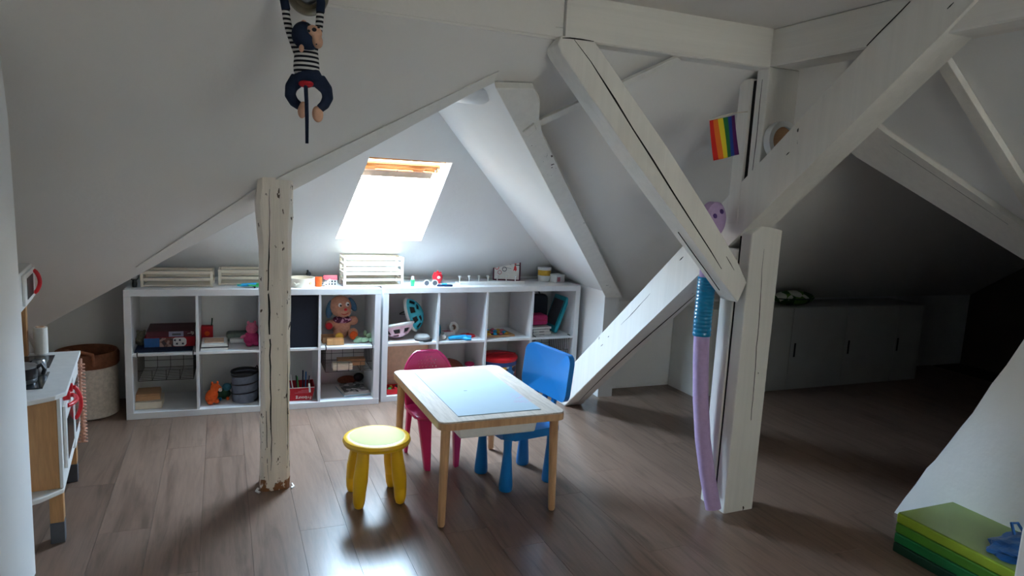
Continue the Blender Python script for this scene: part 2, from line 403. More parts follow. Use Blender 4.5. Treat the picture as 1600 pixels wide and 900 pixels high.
# lower white wall triangle on the right with its wavy plaster edge
tri = [(3.0, 2.19, 0), (3.0, 2.15, .09), (3.0, 2.105, .18), (3.0, 2.062, .28), (3.0, 2.03, .33), (3.0, 1.985, .42), (3.0, 1.937, .52), (3.0, 1.895, .60), (3.0, 1.835, .75), (3.0, 1.79, .84), (3.0, 1.739, .963), (3.0, 1.62, 1.22), (3.0, 1.55, 1.60), (3.0, -1.4, 1.60), (3.0, -1.4, 0)]
struct(B().prism(tri, (.12, 0, 0)).make('wall_right', 'plaster'))

# ------------------------------------------------------------------ skylight and rear window
win = bpy.data.objects.new('window_1', None); C.objects.link(win); win['kind'] = 'structure'; win['label'] = 'bright tilted skylight with pine frame in the sloping ceiling'
fx = Matrix.Translation(P2(.955, 4.226, 0)) @ RX(-SK)         # local x right, y down the slope, z outwards
W2, H2 = .305, .41
def sk(lo, hi, name, mat, bev=.003, label=None): return B().box(lo, hi, bev, fx).make(name, mat, win, label)
sk((-.34, -.45, .085), (.34, -.285, .15), 'frame_bar', 'pine', label='yellow pine top bar of the frame'); sk((-.34, .425, .105), (.34, .50, .16), 'frame_bar', 'pine')
sk((-.36, -.285, .105), (-.30, .425, .16), 'frame_bar', 'pine'); sk((.30, -.285, .105), (.36, .425, .16), 'frame_bar', 'pine')
sk((-.27, -.262, .075), (.262, -.235, .098), 'sash_bar', 'pine', label='orange pine upper bar of the tilted sash')
sk((-.27, -.232, .068), (.255, -.212, .085), 'sash_bar', 'pine')
sk((-.27, -.235, .045), (.215, -.185, .055), 'vent_bar', 'kraft', label='pale grey ventilation bar')
sk((-.19, -.232, .055), (-.13, -.205, .07), 'hinge', 'pine'); sk((.10, -.232, .055), (.16, -.205, .07), 'hinge', 'pine')
for a, b_ in (((-.245, -.145, .05), (.20, -.140, .05)), ((-.235, -.20, .05), (-.235, -.143, .05)), ((0, -.25, .05), (0, -.142, .05)), ((.19, -.19, .05), (.19, -.142, .05)), ((.215, -.20, .05), (.25, -.26, .08))):
    B().tube([fx @ Vector(a), fx @ Vector(b_)], .003, 6).make('pull_rod', 'steel', win)
sk((-.30, -.285, .12), (.30, .425, .126), 'pane', 'glass', 0)
win2 = bpy.data.objects.new('window_2', None); C.objects.link(win2); win2['kind'] = 'structure'; win2['label'] = 'window in the wall behind the viewer'
for lo, hi in (((1.45, -1.36, 1.0), (1.50, -1.31, 2.1)), ((2.50, -1.36, 1.0), (2.55, -1.31, 2.1)), ((1.50, -1.36, 1.0), (2.50, -1.31, 1.05)), ((1.50, -1.36, 2.05), (2.50, -1.31, 2.1))):
    B().box(lo, hi, .004).make('frame_bar', 'white', win2)
B().box((1.50, -1.338, 1.05), (2.50, -1.332, 2.05)).make('pane', 'glass', win2)
cb = B(); n = 60
for k in range(n):
    x0, x1 = 1.46+1.08*k/n, 1.46+1.08*(k+1)/n; y0, y1 = -1.255+.012*math.sin(k*.9), -1.255+.012*math.sin((k+1)*.9)
    cb.poly([(x0, y0, .95), (x1, y1, .95), (x1, y1, 2.14), (x0, y0, 2.14)])
tag(cb.make('added_curtain', 'added_curtain', smooth=True), 'added beige cloth over the rear window, warms and dims its light', 'added_curtain')  # unseen cloth, added to warm and dim the light from behind

# ------------------------------------------------------------------ timber
def rough_member(pts, vec, bev=.006, cuts=0): return B().prism(pts, vec, bev)
def along(name, p0, p1, wx, wy, mat='beam', parent=None, up=(0, 0, 1), bev=.006, wob=.0, label=None, side=None):
    """square timber from p0 to p1; local Z along it so the grain follows; wx, wy half sizes on side and up axes"""
    p0, p1 = Vector(p0), Vector(p1); d = p1-p0; L = d.length; z = d.normalized()
    x = (Vector(side) if side else Vector(up).cross(z)); x = (x-z*x.dot(z)).normalized(); y = z.cross(x)
    n = max(2, int(L/.12)); b = B(); bm = b.bm; rings = []
    for i in range(n+1):
        zz = L*i/n; ring = []
        for sx, sy in ((-1, -1), (1, -1), (1, 1), (-1, 1)):
            for ax, ay in (((1, 0), (0, 1)) if (sx*sy < 0) else ((0, 1), (1, 0))):
                ex = wx-bev*ax; ey = wy-bev*ay
                ring.append(bm.verts.new((sx*ex+random.uniform(-wob, wob), sy*ey+random.uniform(-wob, wob), zz)))
        rings.append(ring)
    for a, c in zip(rings, rings[1:]):
        for k in range(8): bm.faces.new((a[k], a[(k+1) % 8], c[(k+1) % 8], c[k]))
    bm.faces.new(list(reversed(rings[0]))); bm.faces.new(rings[-1])
    o = b.make(name, mat, parent, label)
    o.matrix_world = Matrix(((x.x, y.x, z.x, p0.x), (x.y, y.y, z.y, p0.y), (x.z, y.z, z.z, p0.z), (0, 0, 0, 1)))
    if parent: o.matrix_parent_inverse = Matrix.Translation(parent.location).inverted() if False else Matrix()
    return o
def crack(parent, pts, w=.003, nrm=(0, -1, 0)):
    """a drying crack: a thin dark wedge sunk into the face"""
    P = [Vector(p) for p in pts]; nn = Vector(nrm); b = B(); bm = b.bm; L = []; n = len(P)
    for i, p in enumerate(P):
        d = (P[min(i+1, n-1)]-P[max(i-1, 0)]).normalized(); s = d.cross(nn).normalized()
        ww = w*(.15+.85*math.sin(PI*(i+.3)/(n-.4)))*random.uniform(.6, 1.2)
        L.append([bm.verts.new(p+s*ww), bm.verts.new(p-s*ww), bm.verts.new(p-nn*.004)])
    for a, c in zip(L, L[1:]):
        for k in range(3): bm.faces.new((a[k], a[(k+1) % 3], c[(k+1) % 3], c[k]))
    return b.make('crack', 'crack', parent, 'dark drying crack')
def wig(p, q, n, amp, ax=(1, 0, 0)):
    p, q, ax = Vector(p), Vector(q), Vector(ax); out = []; o = 0
    for i in range(n+1):
        o = o*.7+random.uniform(-amp, amp)
        out.append(p.lerp(q, i/n)+ax*(o if 0 < i < n else 0))
    return out

# left chipped post
t1 = thing('timber_post', 'cream painted timber post with cracked chipped paint standing alone at left', 'post', (.222, 3.31, 0))
b = B(); bm = b.bm; rings = []; n = 22
for i in range(n+1):
    zz = 1.47*i/n; f = i/n; ring = []
    hw = .066 + .010*max(0, 1-abs(f-.9)*8) - .004*math.sin(f*5); off = -.006*max(0, 1-abs(f-.88)*6)
    for (sx, sy) in ((-1, -.8), (-.75, -1), (.75, -1), (1, -.75), (1, .8), (.8, 1), (-.8, 1), (-1, .8)):
        ring.append(bm.verts.new((sx*hw+off+random.uniform(-.0025, .0025), sy*.068+random.uniform(-.002, .002), zz)))
    rings.append(ring)
for a, c in zip(rings, rings[1:]):
    for k in range(8): bm.faces.new((a[k], a[(k+1) % 8], c[(k+1) % 8], c[k]))
bm.faces.new(list(reversed(rings[0]))); bm.faces.new(rings[-1])
pm, tt, bb = base_mat('cream_chipped_paint', (240, 228, 214), .5, .35)
vz = coords(tt); g = noise(tt, coords(tt, (26, 26, 2.2)), 1, 5, .6, .3); f1 = noise(tt, coords(tt, (1, 1, .45)), 46, 3, .5)
bod = ramp(tt, g, [(.25, tuple(x*.86 for x in lin((240, 228, 214)))), (.6, lin((240, 228, 214)))])
sp = ramp(tt, f1, [(.655, (0, 0, 0)), (.68, (1, 1, 1))])
c1 = mix(tt, sp, bod, lin((92, 74, 60)))
sx = tt.nodes.new('ShaderNodeSeparateXYZ'); tt.links.new(vz, sx.inputs[0])
mr = tt.nodes.new('ShaderNodeMapRange'); mr.inputs[1].default_value = .0; mr.inputs[2].default_value = .17; mr.inputs[3].default_value = .62; mr.inputs[4].default_value = .0
tt.links.new(sx.outputs[2], mr.inputs[0])
f2 = noise(tt, coords(tt, (1, 1, .7)), 22, 4, .6); ad = tt.nodes.new('ShaderNodeMath'); ad.operation = 'MULTIPLY'; tt.links.new(mr.outputs[0], ad.inputs[0]); tt.links.new(f2, ad.inputs[1])
k2 = ramp(tt, ad.outputs[0], [(.24, (0, 0, 0)), (.26, (1, 1, 1))])
tt.links.new(mix(tt, k2, c1, lin((140, 92, 56))), bb.inputs['Base Color']); bump(tt, bb, g, .7, .008)
b.make('shaft', pm, t1)
crack(t1, wig((-.028, -.0695, 1.40), (-.022, -.0695, .10), 26, .004), .004)
crack(t1, wig((-.045, -.0690, .55), (-.030, -.0690, .05), 10, .002), .0015)
crack(t1, wig((.050, -.0695, .70), (.052, -.0695, .12), 10, .002), .0012)
for pt in ([(-.075, -.05, .012), (-.085, -.06, .004), (-.07, -.078, .003)], [(.075, -.04, .012), (.082, -.055, .004), (.07, -.07, .003)]): B().tube(pt, .006, 6).make('sealant_bead', 'white', t1, 'white sealant at the foot')

# double truss post on the right
t2 = thing('truss_post', 'white painted double timber post standing right of the table', 'post', (2.245, 2.50, 0))
B().prism([(-.085, -.080, 0), (.088, -.076, 0), (.088, -.076, 1.335), (.0, -.080, 1.348), (-.04, -.080, 1.35), (-.085, -.080, 1.315)], (0, .068, 0), .005).make('front_plank', 'beam', t2)
B().box((-.092, -.002, 0), (.085, .085, 1.24), .005).make('rear_plank', 'beam', t2)
B().box((-.085, -.080, 1.40), (.085, -.008, 2.03), .005).make('front_plank', 'beam', t2, 'upper length of the front plank above the brace')
B().box((-.097, .010, 1.35), (.085, .085, 1.99), .005).make('rear_plank', 'beam', t2, 'upper length of the rear plank above the brace')
crack(t2, wig((-.010, -.0805, 1.25), (.02, -.0805, .45), 16, .003), .0015)
B().box((-.083, -.0115, .02), (.083, -.0025, 1.30)).make('slot_shadow', 'crack', t2, 'dark filler standing in for the shade in the slot'); B().box((-.084, -.0075, 1.42), (.083, .0095, 1.98)).make('slot_shadow', 'crack', t2, 'dark filler standing in for the shade in the slot')  # solid dark fillers painting in the shade of the slot
crack(t2, wig((-.0865, -.045, 1.98), (-.0865, -.040, 1.55), 8, .002, (0, 1, 0)), .0018, (-1, 0, 0))
# long brace, lying in the plane x = 2.15
t3 = thing('long_brace', 'long white diagonal brace rising from the floor to the upper right corner', 'beam', (2.225, 4.02, 0))
def q(y, z): return (-.075, y-4.02, z)
prof = [q(4.09, .0), q(3.99, .30), q(3.057, 1.080), q(2.599, 1.467), q(1.922, 2.031), q(1.735, 2.183), q(1.46, 2.183), q(1.634, 2.026), q(2.433, 1.352), q(2.747, 1.093), q(3.40, .556), q(4.06, .0)]
prof = [q(4.26, .0), q(4.22, .115), q(3.969, .323), q(3.057, 1.080), q(2.599, 1.467), q(1.922, 2.031), q(1.735, 2.183), q(1.46, 2.183), q(1.634, 2.026), q(2.433, 1.352), q(2.747, 1.093), q(3.40, .556), q(4.06, .0)]
B().prism(prof, (.135, 0, 0), .006).make('timber', 'beam', t3)
def under(y, x, dz=-.001): return (x, y-4.02, (4.06-y)*.8329+dz)
crack(t3, [Vector(under(yy, .02+.025*math.sin(yy*3))) for yy in [4.0-.06*i for i in range(22)]], .003, (0, -.64, -.77))
crack(t3, wig((-.0755, 3.15-4.02, .93), (-.0755, 3.42-4.02, .70), 8, .003, (0, .6, .7)), .0018, (-1, 0, 0))
crack(t3, [Vector((-.0757, yy-4.02, zz)) for yy, zz in ((1.925, 2.035), (1.88, 2.07), (1.82, 2.115), (1.77, 2.155))], .0025, (-1, 0, 0))
for yy, zz, l in ((3.62, .53, .012), (3.55, .60, .006), (1.62, 2.11, .010), (2.25, 1.66, .008), (2.9, 1.15, .014)):
    crack(t3, [Vector((-.0757, yy-4.02+d, zz-d*.8)) for d in (-l, 0, l)], .003, (-1, 0, 0))
# short brace in front of it
t4 = thing('short_brace', 'short cracked white diagonal brace from the left purlin down to the truss post', 'beam', (2.1, 2.41, 1.0))
def q2(x, z): return (x-2.1, 0, z-1.0)
B().prism([q2(1.150, 1.995), q2(1.165, 2.030), q2(1.305, 2.026), q2(1.674, 1.65), q2(1.911, 1.393), q2(2.090, 1.184), q2(2.150, 1.10), q2(2.108, 1.008), q2(1.827, 1.291), q2(1.495, 1.62), q2(1.173, 1.96)], (0, .115, 0), .006).make('timber', 'beam', t4)
pp = [(1.215, 2.02), (1.29, 1.95), (1.41, 1.82), (1.50, 1.715), (1.60, 1.61), (1.72, 1.47), (1.84, 1.34), (1.93, 1.24), (2.0, 1.16)]
crack(t4, [Vector((x-2.1+random.uniform(-.003, .003), -.001, z-1.0)) for x, z in pp], .0045)
crack(t4, [Vector((x-2.1, .06, z-1.0)) for x, z in ((1.80, 1.310), (1.88, 1.228), (1.97, 1.138), (2.05, 1.055))], .002, (-.7, 0, -.7))
o = tag(B().box((2.165, 1.03, 0), (2.30, 1.178, 2.028), .006).make('near_post', 'beam'), 'near white timber post under the tie beam, only its edge at the right rim', 'post')
crack(t4, [Vector((x-2.1, -.0012, z-1.0)) for x, z in ((1.168, 2.020), (1.20, 2.0235), (1.25, 2.0245), (1.30, 2.024))], .004)
crack(t4, [Vector((x-2.1, -.0012, z-1.0)) for x, z in ((2.02, 1.215), (2.045, 1.185), (2.07, 1.155))], .0018)
# purlin and tie beam
o = along('purlin', (1.192, 2.51, 2.107), (2.166, 2.50, 2.107), .077, .085, up=(0, 0, 1)); tag(o, 'white painted purlin running left from the top of the truss post', 'beam')
o = along('tie_beam', (2.235, 2.58, 2.107), (2.235, -1.2, 2.107), .07, .077, up=(0, 0, 1)); tag(o, 'white painted tie beam running from the truss post towards the viewer', 'beam')
# valley rafter on the right of the wing, with its cheek block, and the edge board along the left valley
tr_ = thing('valley_rafter', 'white valley rafter slanting down to the low wall right of the skylight', 'beam', (1.85, 3.5, 1.26))
O = Vector((1.85, 3.5, 1.26)); nn = Vector((0, SL, 1)).normalized()
def s1(x, y, h=-.002): return Vector((x, y, z1(y)))+nn*h-O
B().prism([s1(1.0, 2.66), s1(1.160, 2.645), s1(1.215, 2.70), s1(1.25, 2.78), s1(1.30, 2.86), s1(2.614, 4.19), s1(2.48, 4.19)], -nn*.035, .004).make('timber', 'beam', tr_)
B().prism([s1(1.235, 2.80, -.036), s1(1.262, 2.83, -.036), s1(1.240, 2.872, -.036), s1(1.205, 2.85, -.036)], -nn*.012, .004).make('iron_strap', 'beam', tr_)
B().prism([s1(1.235, 2.835), s1(1.255, 2.868), s1(1.73, 2.46), s1(1.70, 2.45)], -nn*.016, .003).make('edge_board', 'beam', tr_)
te = thing('valley_board', 'worn white edge board along the lower edge of the left ceiling slope', 'beam', (.4, 3.1, 1.5))
O = Vector((.4, 3.1, 1.5))
B().prism([s1(-.40, 3.913), s1(.169, 3.337), s1(1.0, 2.663), s1(1.0, 2.610), s1(.15, 3.300), s1(-.40, 3.896)], -nn*.005, .0015).make('board', 'beam', te)
# edge beam of the dark eaves on the right, and a strut above it
te2 = thing('eaves_beam', 'white slanting eaves beam above the dark storage corner', 'beam', (3.2, 2.4, 1.56))
O2 = Vector((3.2, 2.4, 1.56)); n4 = Vector((.85, 0, 1)).normalized()
def g4(x, y, h=-.001): return s4(x, y, h)-O2
B().prism([g4(2.884, 2.735), g4(3.009, 2.655), g4(3.531, 2.114), g4(3.95, 1.675), g4(3.78, 1.63), g4(3.351, 2.023), g4(2.886, 2.414), g4(2.70, 2.51)], -n4*.028, .005).make('timber', 'beam', te2)
crack(te2, [g4(2.95+.05*k, 2.42-.043*k, -.0295) for k in range(9)], .0012, tuple(-n4))
ts = thing('ceiling_rafter', 'narrow grey-white rafter strip running down the far right ceiling slope', 'beam', (2.9, 1.95, 1.8))
O2 = Vector((2.9, 1.95, 1.8))
B().prism([g4(2.52, 1.945), g4(2.52, 2.0), g4(3.20, 1.965), g4(3.60, 1.95), g4(3.60, 1.90), g4(3.20, 1.905)], -n4*.03, .004).make('timber', 'beam', ts)

# ------------------------------------------------------------------ shelving
def shelf_unit(x, y, rz, label, nolow=()):
    t = thing('shelf_unit', label, 'shelf', (x, y, 0), rz, 'white open shelf units along the low wall')
    W, H, D, o_, i_ = 1.47, .77, .39, .038, .016
    B().box((0, 0, H-o_), (W, D, H), .0015).make('top_panel', 'board', t)
    B().box((0, 0, 0), (W, D, o_), .0015).make('bottom_panel', 'board', t)
    for a in (0, W-o_): B().box((a, 0.0005, o_), (a+o_, D, H-o_), .0015).make('side_panel', 'board', t)
    c = (W-2*o_-3*i_)/4
    for k in range(1, 4):
        a = o_+k*c+(k-1)*i_; B().box((a, .004, o_), (a+i_, D, H-o_), .001).make('divider', 'board', t)
    for k in range(4):
        a = o_+k*(c+i_); B().box((a, .006, .377), (a+c, D, .393), .001).make('shelf_board', 'board', t)
    return t
shelf_unit(-.523, 4.429, -.0212, 'white open shelf unit with eight compartments on the left, behind the chipped post')
shelf_unit(.966, 4.423, .0253, 'white open shelf unit with eight compartments on the right, behind the play table')
ST, SM, SB = .7702, .3932, .0382

# ------------------------------------------------------------------ play table
a = .012
t = thing('play_table', 'wooden children\'s play table with white board top and rounded corners', 'table', (.834, 2.652, 0), a)
def rrect(x0, y0, x1, y1, r, z, n=6):
    out = []
    for cx, cy, s0 in ((x1-r, y0+r, -PI/2), (x1-r, y1-r, 0), (x0+r, y1-r, PI/2), (x0+r, y0+r, PI)):
        for k in range(n+1): out.append((cx+r*math.cos(s0+PI/2*k/n), cy+r*math.sin(s0+PI/2*k/n), z))
    return out
B().prism(rrect(-.004, -.002, .094, .832, .035, .447), (0, 0, .033), .004).make('side_rail', 'paletop', t)
B().prism(rrect(.489, -.002, .587, .832, .035, .447), (0, 0, .033), .004).make('side_rail', 'paletop', t)
B().box((.06, -.002, .447), (.52, .058, .4795), .003).make('end_rail', 'paletop', t); B().box((.06, .772, .447), (.52, .832, .4795), .003).make('end_rail', 'paletop', t)
eb = B().prism(rrect(-.0045, -.0035, .5875, .8335, .036, .443), (0, 0, .030), .002).make('apron_edge', 'tablewood', t, 'wooden front and side edge')
B().box((.095, .060, .470), (.488, .770, .4815), .0015).make('board', 'whiteboard', t)
for sx, sy in ((0, 0), (1, 0), (0, 1), (1, 1)):
    x0, y0 = .035+sx*.513, .040+sy*.750; x1, y1 = x0+(.012 if sx else -.006), y0+(.012 if sy else -.006)
    B().tube([(x1, y1, .002), (x1, y1, .012), (x0+(x1-x0)*.5, y0+(y1-y0)*.5, .22), (x0, y0, .443)], [.013, .0165, .0185, .0205], 20).make('leg', 'tablewood', t, smooth=True)
B().prism([(.10, .036, .385), (.455, .036, .385), (.468, .036, .446), (.087, .036, .446)], (0, .70, 0), .010).make('storage_tray', 'white', t, 'white plastic tray under the top')
B().box((.25, .0345, .428), (.285, .037, .433)).make('tray_slot', 'black', t)
B().box((.24, .40, .4816), (.256, .405, .4819)).make('finger_mark', 'grey', t)
sb = B()
for k in range(26):
    x0, y0 = .40+random.uniform(0, .08), .17+random.uniform(-.02, .12); an = random.uniform(-.5, .9); L = random.uniform(.015, .04)
    dx, dy = math.cos(an)*L, math.sin(an)*L
    sb.poly([(x0, y0, .48165), (x0+dx, y0+dy, .48165), (x0+dx, y0+dy+.0014, .48165), (x0, y0+.0014, .48165)])
M['scribble'] = soft('pink_marker', (206, 130, 176), .6)
o = sb.make('scribble', 'scribble', t, 'faint pink marker scribble'); o['kind'] = 'stuff'

# ------------------------------------------------------------------ yellow stool
t = thing('stool', 'round yellow plastic children\'s stool with pale seat in front of the table', 'stool', (.652, 3.045, 0), .0)
B().lathe([(0, .262), (.135, .262), (.150, .270), (.155, .283), (.150, .296), (.138, .301), (.126, .3005)], 48).make('rim', 'yellow', t, smooth=True)
B().lathe([(.126, .3008), (.10, .3035), (0, .305)], 48).make('seat', 'yellowtop', t, smooth=True)
for sx, sy in ((-1, -1), (1, -1), (-1, 1), (1, 1)):
    def P(f, z): return (sx*(.074+.020*f), sy*(.072+.020*f), z)
    B().tube([P(1, .0), P(1, .006), P(1, .03), P(.95, .070), P(.93, .0735), P(.92, .077), P(.7, .13), P(.3, .20), P(0, .265)], [.012, .020, .0265, .0295, .028, .0295, .033, .030, .026], 20).make('leg', 'yellow', t, smooth=True, ang=60)

# ------------------------------------------------------------------ blue chair
t = thing('child_chair', 'blue plastic children\'s chair with curved back at the right side of the table', 'chair', (1.372, 3.086, 0), .175)
b = B()
b.prism(rrect(-.165, -.165, .165, .165, .05, .262), (0, 0, .040), .010)
b.make('seat', 'blue', t, smooth=True)
for sx in (-1, 1):
    for sy in (-1, 1):
        B().lathe([(0, 0), (.030, 0), (.034, .006), (.034, .03), (.020, .20), (.021, .27)], 24, T(sx*.128, sy*.120, 0)).make('leg', 'blue', t, smooth=True)
for k in (-1, 0, 1):
    B().prism([(.135, k*.078-.016, .29), (.153, k*.078-.016, .29), (.181, k*.078-.016, .46), (.166, k*.078-.016, .46)], (0, .032, 0), .004).make('back_spindle', 'blue', t)
b = B(); bm = b.bm; nx = 16
sec = rrect(-.195, -.118, .195, .118, .048, 0, 8)
fr, bk = [], []
def BP(u, v, d): # u along the width (y), v height, curved and reclined
    return (.172+.10*v+.05*(1-(u/.195)**2)*.55+d-.02, u, .537+v)
for (u, v, _) in sec: fr.append(bm.verts.new(BP(u, v, 0))); bk.append(bm.verts.new(BP(u, v, .030)))
n = len(sec)
for k in range(n): bm.faces.new((fr[k], fr[(k+1) % n], bk[(k+1) % n], bk[k]))
def fillgrid(ring, d):
    prev = ring
    for s in (.97, .88, .78, .68, .58, .48, .38, .28, .18, .08):
        cur = [bm.verts.new(BP(u*s, v*s, d)) for (u, v, _) in sec]
        for k in range(n): bm.faces.new((prev[k], prev[(k+1) % n], cur[(k+1) % n], cur[k]))
        prev = cur
    c = bm.verts.new(BP(0, 0, d))
    for k in range(n): bm.faces.new((prev[k], prev[(k+1) % n], c))
fillgrid(fr, 0); fillgrid(bk, .030)
b.make('backrest', 'blue', t, smooth=True)

# ------------------------------------------------------------------ pink chair
t = thing('child_chair', 'magenta plastic children\'s chair with perforated round back behind the table', 'chair', (1.035, 3.42, 0), .06)
b = B(); b.prism(rrect(-.135, -.13, .135, .13, .05, .262), (0, 0, .016), .006); b.make('seat', 'pinkpl', t, smooth=True)
for sx in (-1, 1):
    B().prism([(sx*.092, -.150, 0), (sx*.066, -.16, 0), (sx*.060, -.135, .262), (sx*.122, -.11, .262)], (0, .032, 0), .004).make('leg', 'pinkpl', t)
    B().prism([(sx*.118, .115, 0), (sx*.102, .115, 0), (sx*.090, .085, .262), (sx*.118, .085, .262)], (0, .03, 0), .004).make('leg', 'pinkpl', t)
b = B(); bm = b.bm
# back: fan of an arch with a real grid of holes in the middle band
def K(u, v, d): return (u, .118+.12*v-(.06*(u/.14)**2)*.45+d, .262+v)
def halfw(v): return .138*math.sqrt(max(0, 1-max(0, (v-.14)/.165)**2)) if v > .14 else .138-.02*(1-v/.14)
for d in (0, .010):
    rows = 34; cols = 40; grid = {}
    for i2 in range(rows+1):
        v = .30*i2/rows; hw = max(.004, halfw(v))
        for j in range(cols+1): grid[i2, j] = bm.verts.new(K(-hw+2*hw*j/cols, v, d))
    for i2 in range(rows):
        for j in range(cols):
            v = .30*(i2+.5)/rows; u = (j+.5)/cols
            hole = (21 <= i2 <= 29 and i2 % 2 == 1 and 10 < j < 30 and (j + i2//2*1) % 3 == 0 and not (i2 > 27 and (j < 14 or j > 26)))
            if hole: continue
            bm.faces.new((grid[i2, j], grid[i2, j+1], grid[i2+1, j+1], grid[i2+1, j]))
bmesh.ops.remove_doubles(bm, verts=bm.verts, dist=.0001)
b.make('backrest', 'pinkpl', t, smooth=True)
arc = [K(s*halfw(v), v, .005) for s, vs in ((-1, [x*.01 for x in range(0, 30)]), (1, [x*.01 for x in range(29, -1, -1)])) for v in vs]
B().tube(arc, .0085, 8).make('back_rim', 'pinkpl', t, smooth=True)

# ------------------------------------------------------------------ toy kitchen
yaw = math.atan2(.058, .635)
t = thing('toy_kitchen', 'wooden toy kitchen with white worktop and red handles beside the left wall', 'toy kitchen', (-.572, 2.985, 0), yaw)
# local: y along the front away from the viewer, -x towards the wall; front plane x = 0
D = .38; LK = .66; ZT = .610
B().prism([(.022, .0, ZT-.018), (.022, LK+.01, ZT-.018), (-D, LK+.01, ZT-.018), (-D, -.125, ZT-.018), (-.20, -.155, ZT-.018), (-.11, -.145, ZT-.018), (-.03, -.085, ZT-.018)][:4]+[(-D, -.12, ZT-.018), (-.26, -.125, ZT-.018), (-.16, -.115, ZT-.018), (-.08, -.09, ZT-.018), (-.01, -.05, ZT-.018)], (0, 0, .018), .003).make('worktop', 'white', t)
B().box((-D, .0, .225), (-.012, .016, ZT-.019), .002).make('side_panel', 'kwood', t); B().box((-D, LK-.016, .225), (-.012, LK, ZT-.019), .002).make('side_panel', 'kwood', t)
B().prism([(.0, .0, .205), (.0, LK, .205), (-D, LK, .205), (-D, -.12, .205), (-.26, -.125, .205), (-.16, -.11, .205), (-.07, -.07, .205)], (0, 0, .018), .003).make('bottom_shelf', 'white', t)
B().box((-.012, .0, .225), (.0, LK, ZT-.019), .002).make('front_panel', 'white', t)
B().box((-D, .016, .225), (-D+.012, LK-.016, ZT-.02)).make('back_panel', 'kwood', t)
B().box((.001, .05, .285), (.012, .36, .535), .002).make('oven_door', 'white', t)
B().box((.0125, .085, .31), (.014, .325, .475), .0005).make('oven_window', 'darkglass', t)
B().box((.001, .39, .24), (.012, .63, .585), .002).make('cupboard_door', 'white', t)
B().box((.0125, .43, .30), (.014, .59, .52), .0005).make('cupboard_window', 'darkglass', t)
for y0 in (.10, .21):
    B().lathe([(0, 0), (.020, 0), (.018, .022), (.008, .024), (.008, .034), (0, .034)], 20, T(.002, y0, .565) @ RY(PI/2)).make('knob', 'red', t, smooth=True)
def handle(p, q, out):
    p, q = Vector(p), Vector(q); ov = p.lerp(q, -.10); ow = p.lerp(q, 1.10)
    pts = [ov]+[p.lerp(q, k/8)+Vector((out*(1-((k-4)/5.2)**2), 0, 0)) for k in range(9)]+[ow]
    return B().tube(pts, .0085, 10)
handle((.012, .14, .515), (.012, .27, .515), .024).make('handle', 'red', t, smooth=True)
handle((.012, .41, .50), (.012, .41, .38), .024).make('handle', 'red', t, smooth=True)
for y0 in (.004, LK-.056):
    for x0 in (-.05, -D+.002):
        lg = B().box((x0, y0, .085), (x0+.046, y0+.05, .204), .002).make('leg', 'kwood', t)
        B().box((x0-.001, y0-.001, .0), (x0+.047, y0+.051, .084), .002).make('leg_extension', 'grey', lg)
B().box((-.33, .06, ZT), (-.06, .30, ZT+.004), .001).make('hob', 'darkglass', t)
B().box((-.31, .38, ZT-.001), (-.07, .60, ZT+.003), .002).make('sink_rim', 'black', t); B().box((-.295, .395, ZT+.003), (-.085, .585, ZT+.004)).make('sink_basin', 'darkglass', t)
for y0 in (.06, LK-.10): B().box((-D+.012, y0, ZT), (-D+.035, y0+.045, ZT+.47), .002).make('upright', 'kwood', t)
B().box((-.200, .605, ZT), (-.172, .65, ZT+.255), .002).make('upright', 'kwood', t)
mw = B(); mw.box((-D+.036, .03, ZT+.255), (-.146, .65, ZT+.412), .003); mw.make('upper_cabinet', 'white', t)
B().box((-.145, .34, ZT+.272), (-.136, .64, ZT+.398), .002).make('microwave_door', 'white', t)
B().box((-.1355, .40, ZT+.29), (-.134, .57, ZT+.378)).make('microwave_window', 'black', t)
handle((-.136, .60, ZT+.380), (-.136, .60, ZT+.295), .022).make('handle', 'red', t, smooth=True)
# pots on the hob
def kt(x, y, z=0): # kitchen-local point to world
    c, s = math.cos(yaw), math.sin(yaw); return (-.572+x*c-y*s, 2.985+x*s+y*c, z)
t = thing('toy_pot', 'black toy saucepan with lid on the toy kitchen hob', 'pot', kt(-.145, .16, ZT+.0045))
B().lathe([(0, 0), (.055, 0), (.058, .004), (.060, .018), (.060, .018)], 32).make('base_ring', 'steel', t, smooth=True)
B().lathe([(.060, .018), (.0605, .06), (.058, .0605), (.057, .03), (0, .03)], 32).make('body', 'black', t, smooth=True)
B().lathe([(.062, .061), (.058, .066), (.02, .076), (0, .077)], 32).make('lid', 'steel', t, smooth=True)
B().lathe([(0, .077), (.006, .077), (.006, .085), (.012, .088), (.010, .096), (0, .097)], 20).make('lid_knob', 'black', t, smooth=True)
B().tube([(.055, .0, .055), (.075, .0, .068), (.084, .0, .050), (.078, .0, .028)], .008, 8).make('handle', 'black', t, smooth=True)
t = thing('toy_kettle', 'small steel toy jug standing between pot and sink', 'jug', kt(-.092, .262, ZT+.0045))
B().lathe([(0, 0), (.024, 0), (.027, .01), (.024, .055), (.020, .062), (.018, .062), (.018, .05), (0, .05)], 24).make('body', 'steel', t, smooth=True)
B().tube([(-.022, 0, .055), (-.045, -.005, .05), (-.042, -.005, .02), (-.024, 0, .014)], .005, 8).make('handle', 'black', t, smooth=True)
t = thing('paper_roll', 'slim white upright paper roll at the far end of the toy kitchen top', 'roll', kt(-.125, .635, ZT+.0045))
B().lathe([(0, 0), (.027, 0), (.027, .12), (.018, .12), (.018, .02), (0, .02)], 32).make('paper', 'paper', t, smooth=True)
B().lathe([(.0175, .02), (.0175, .123), (.015, .123), (.015, .02)], 24).make('core', 'kraft', t, smooth=True)
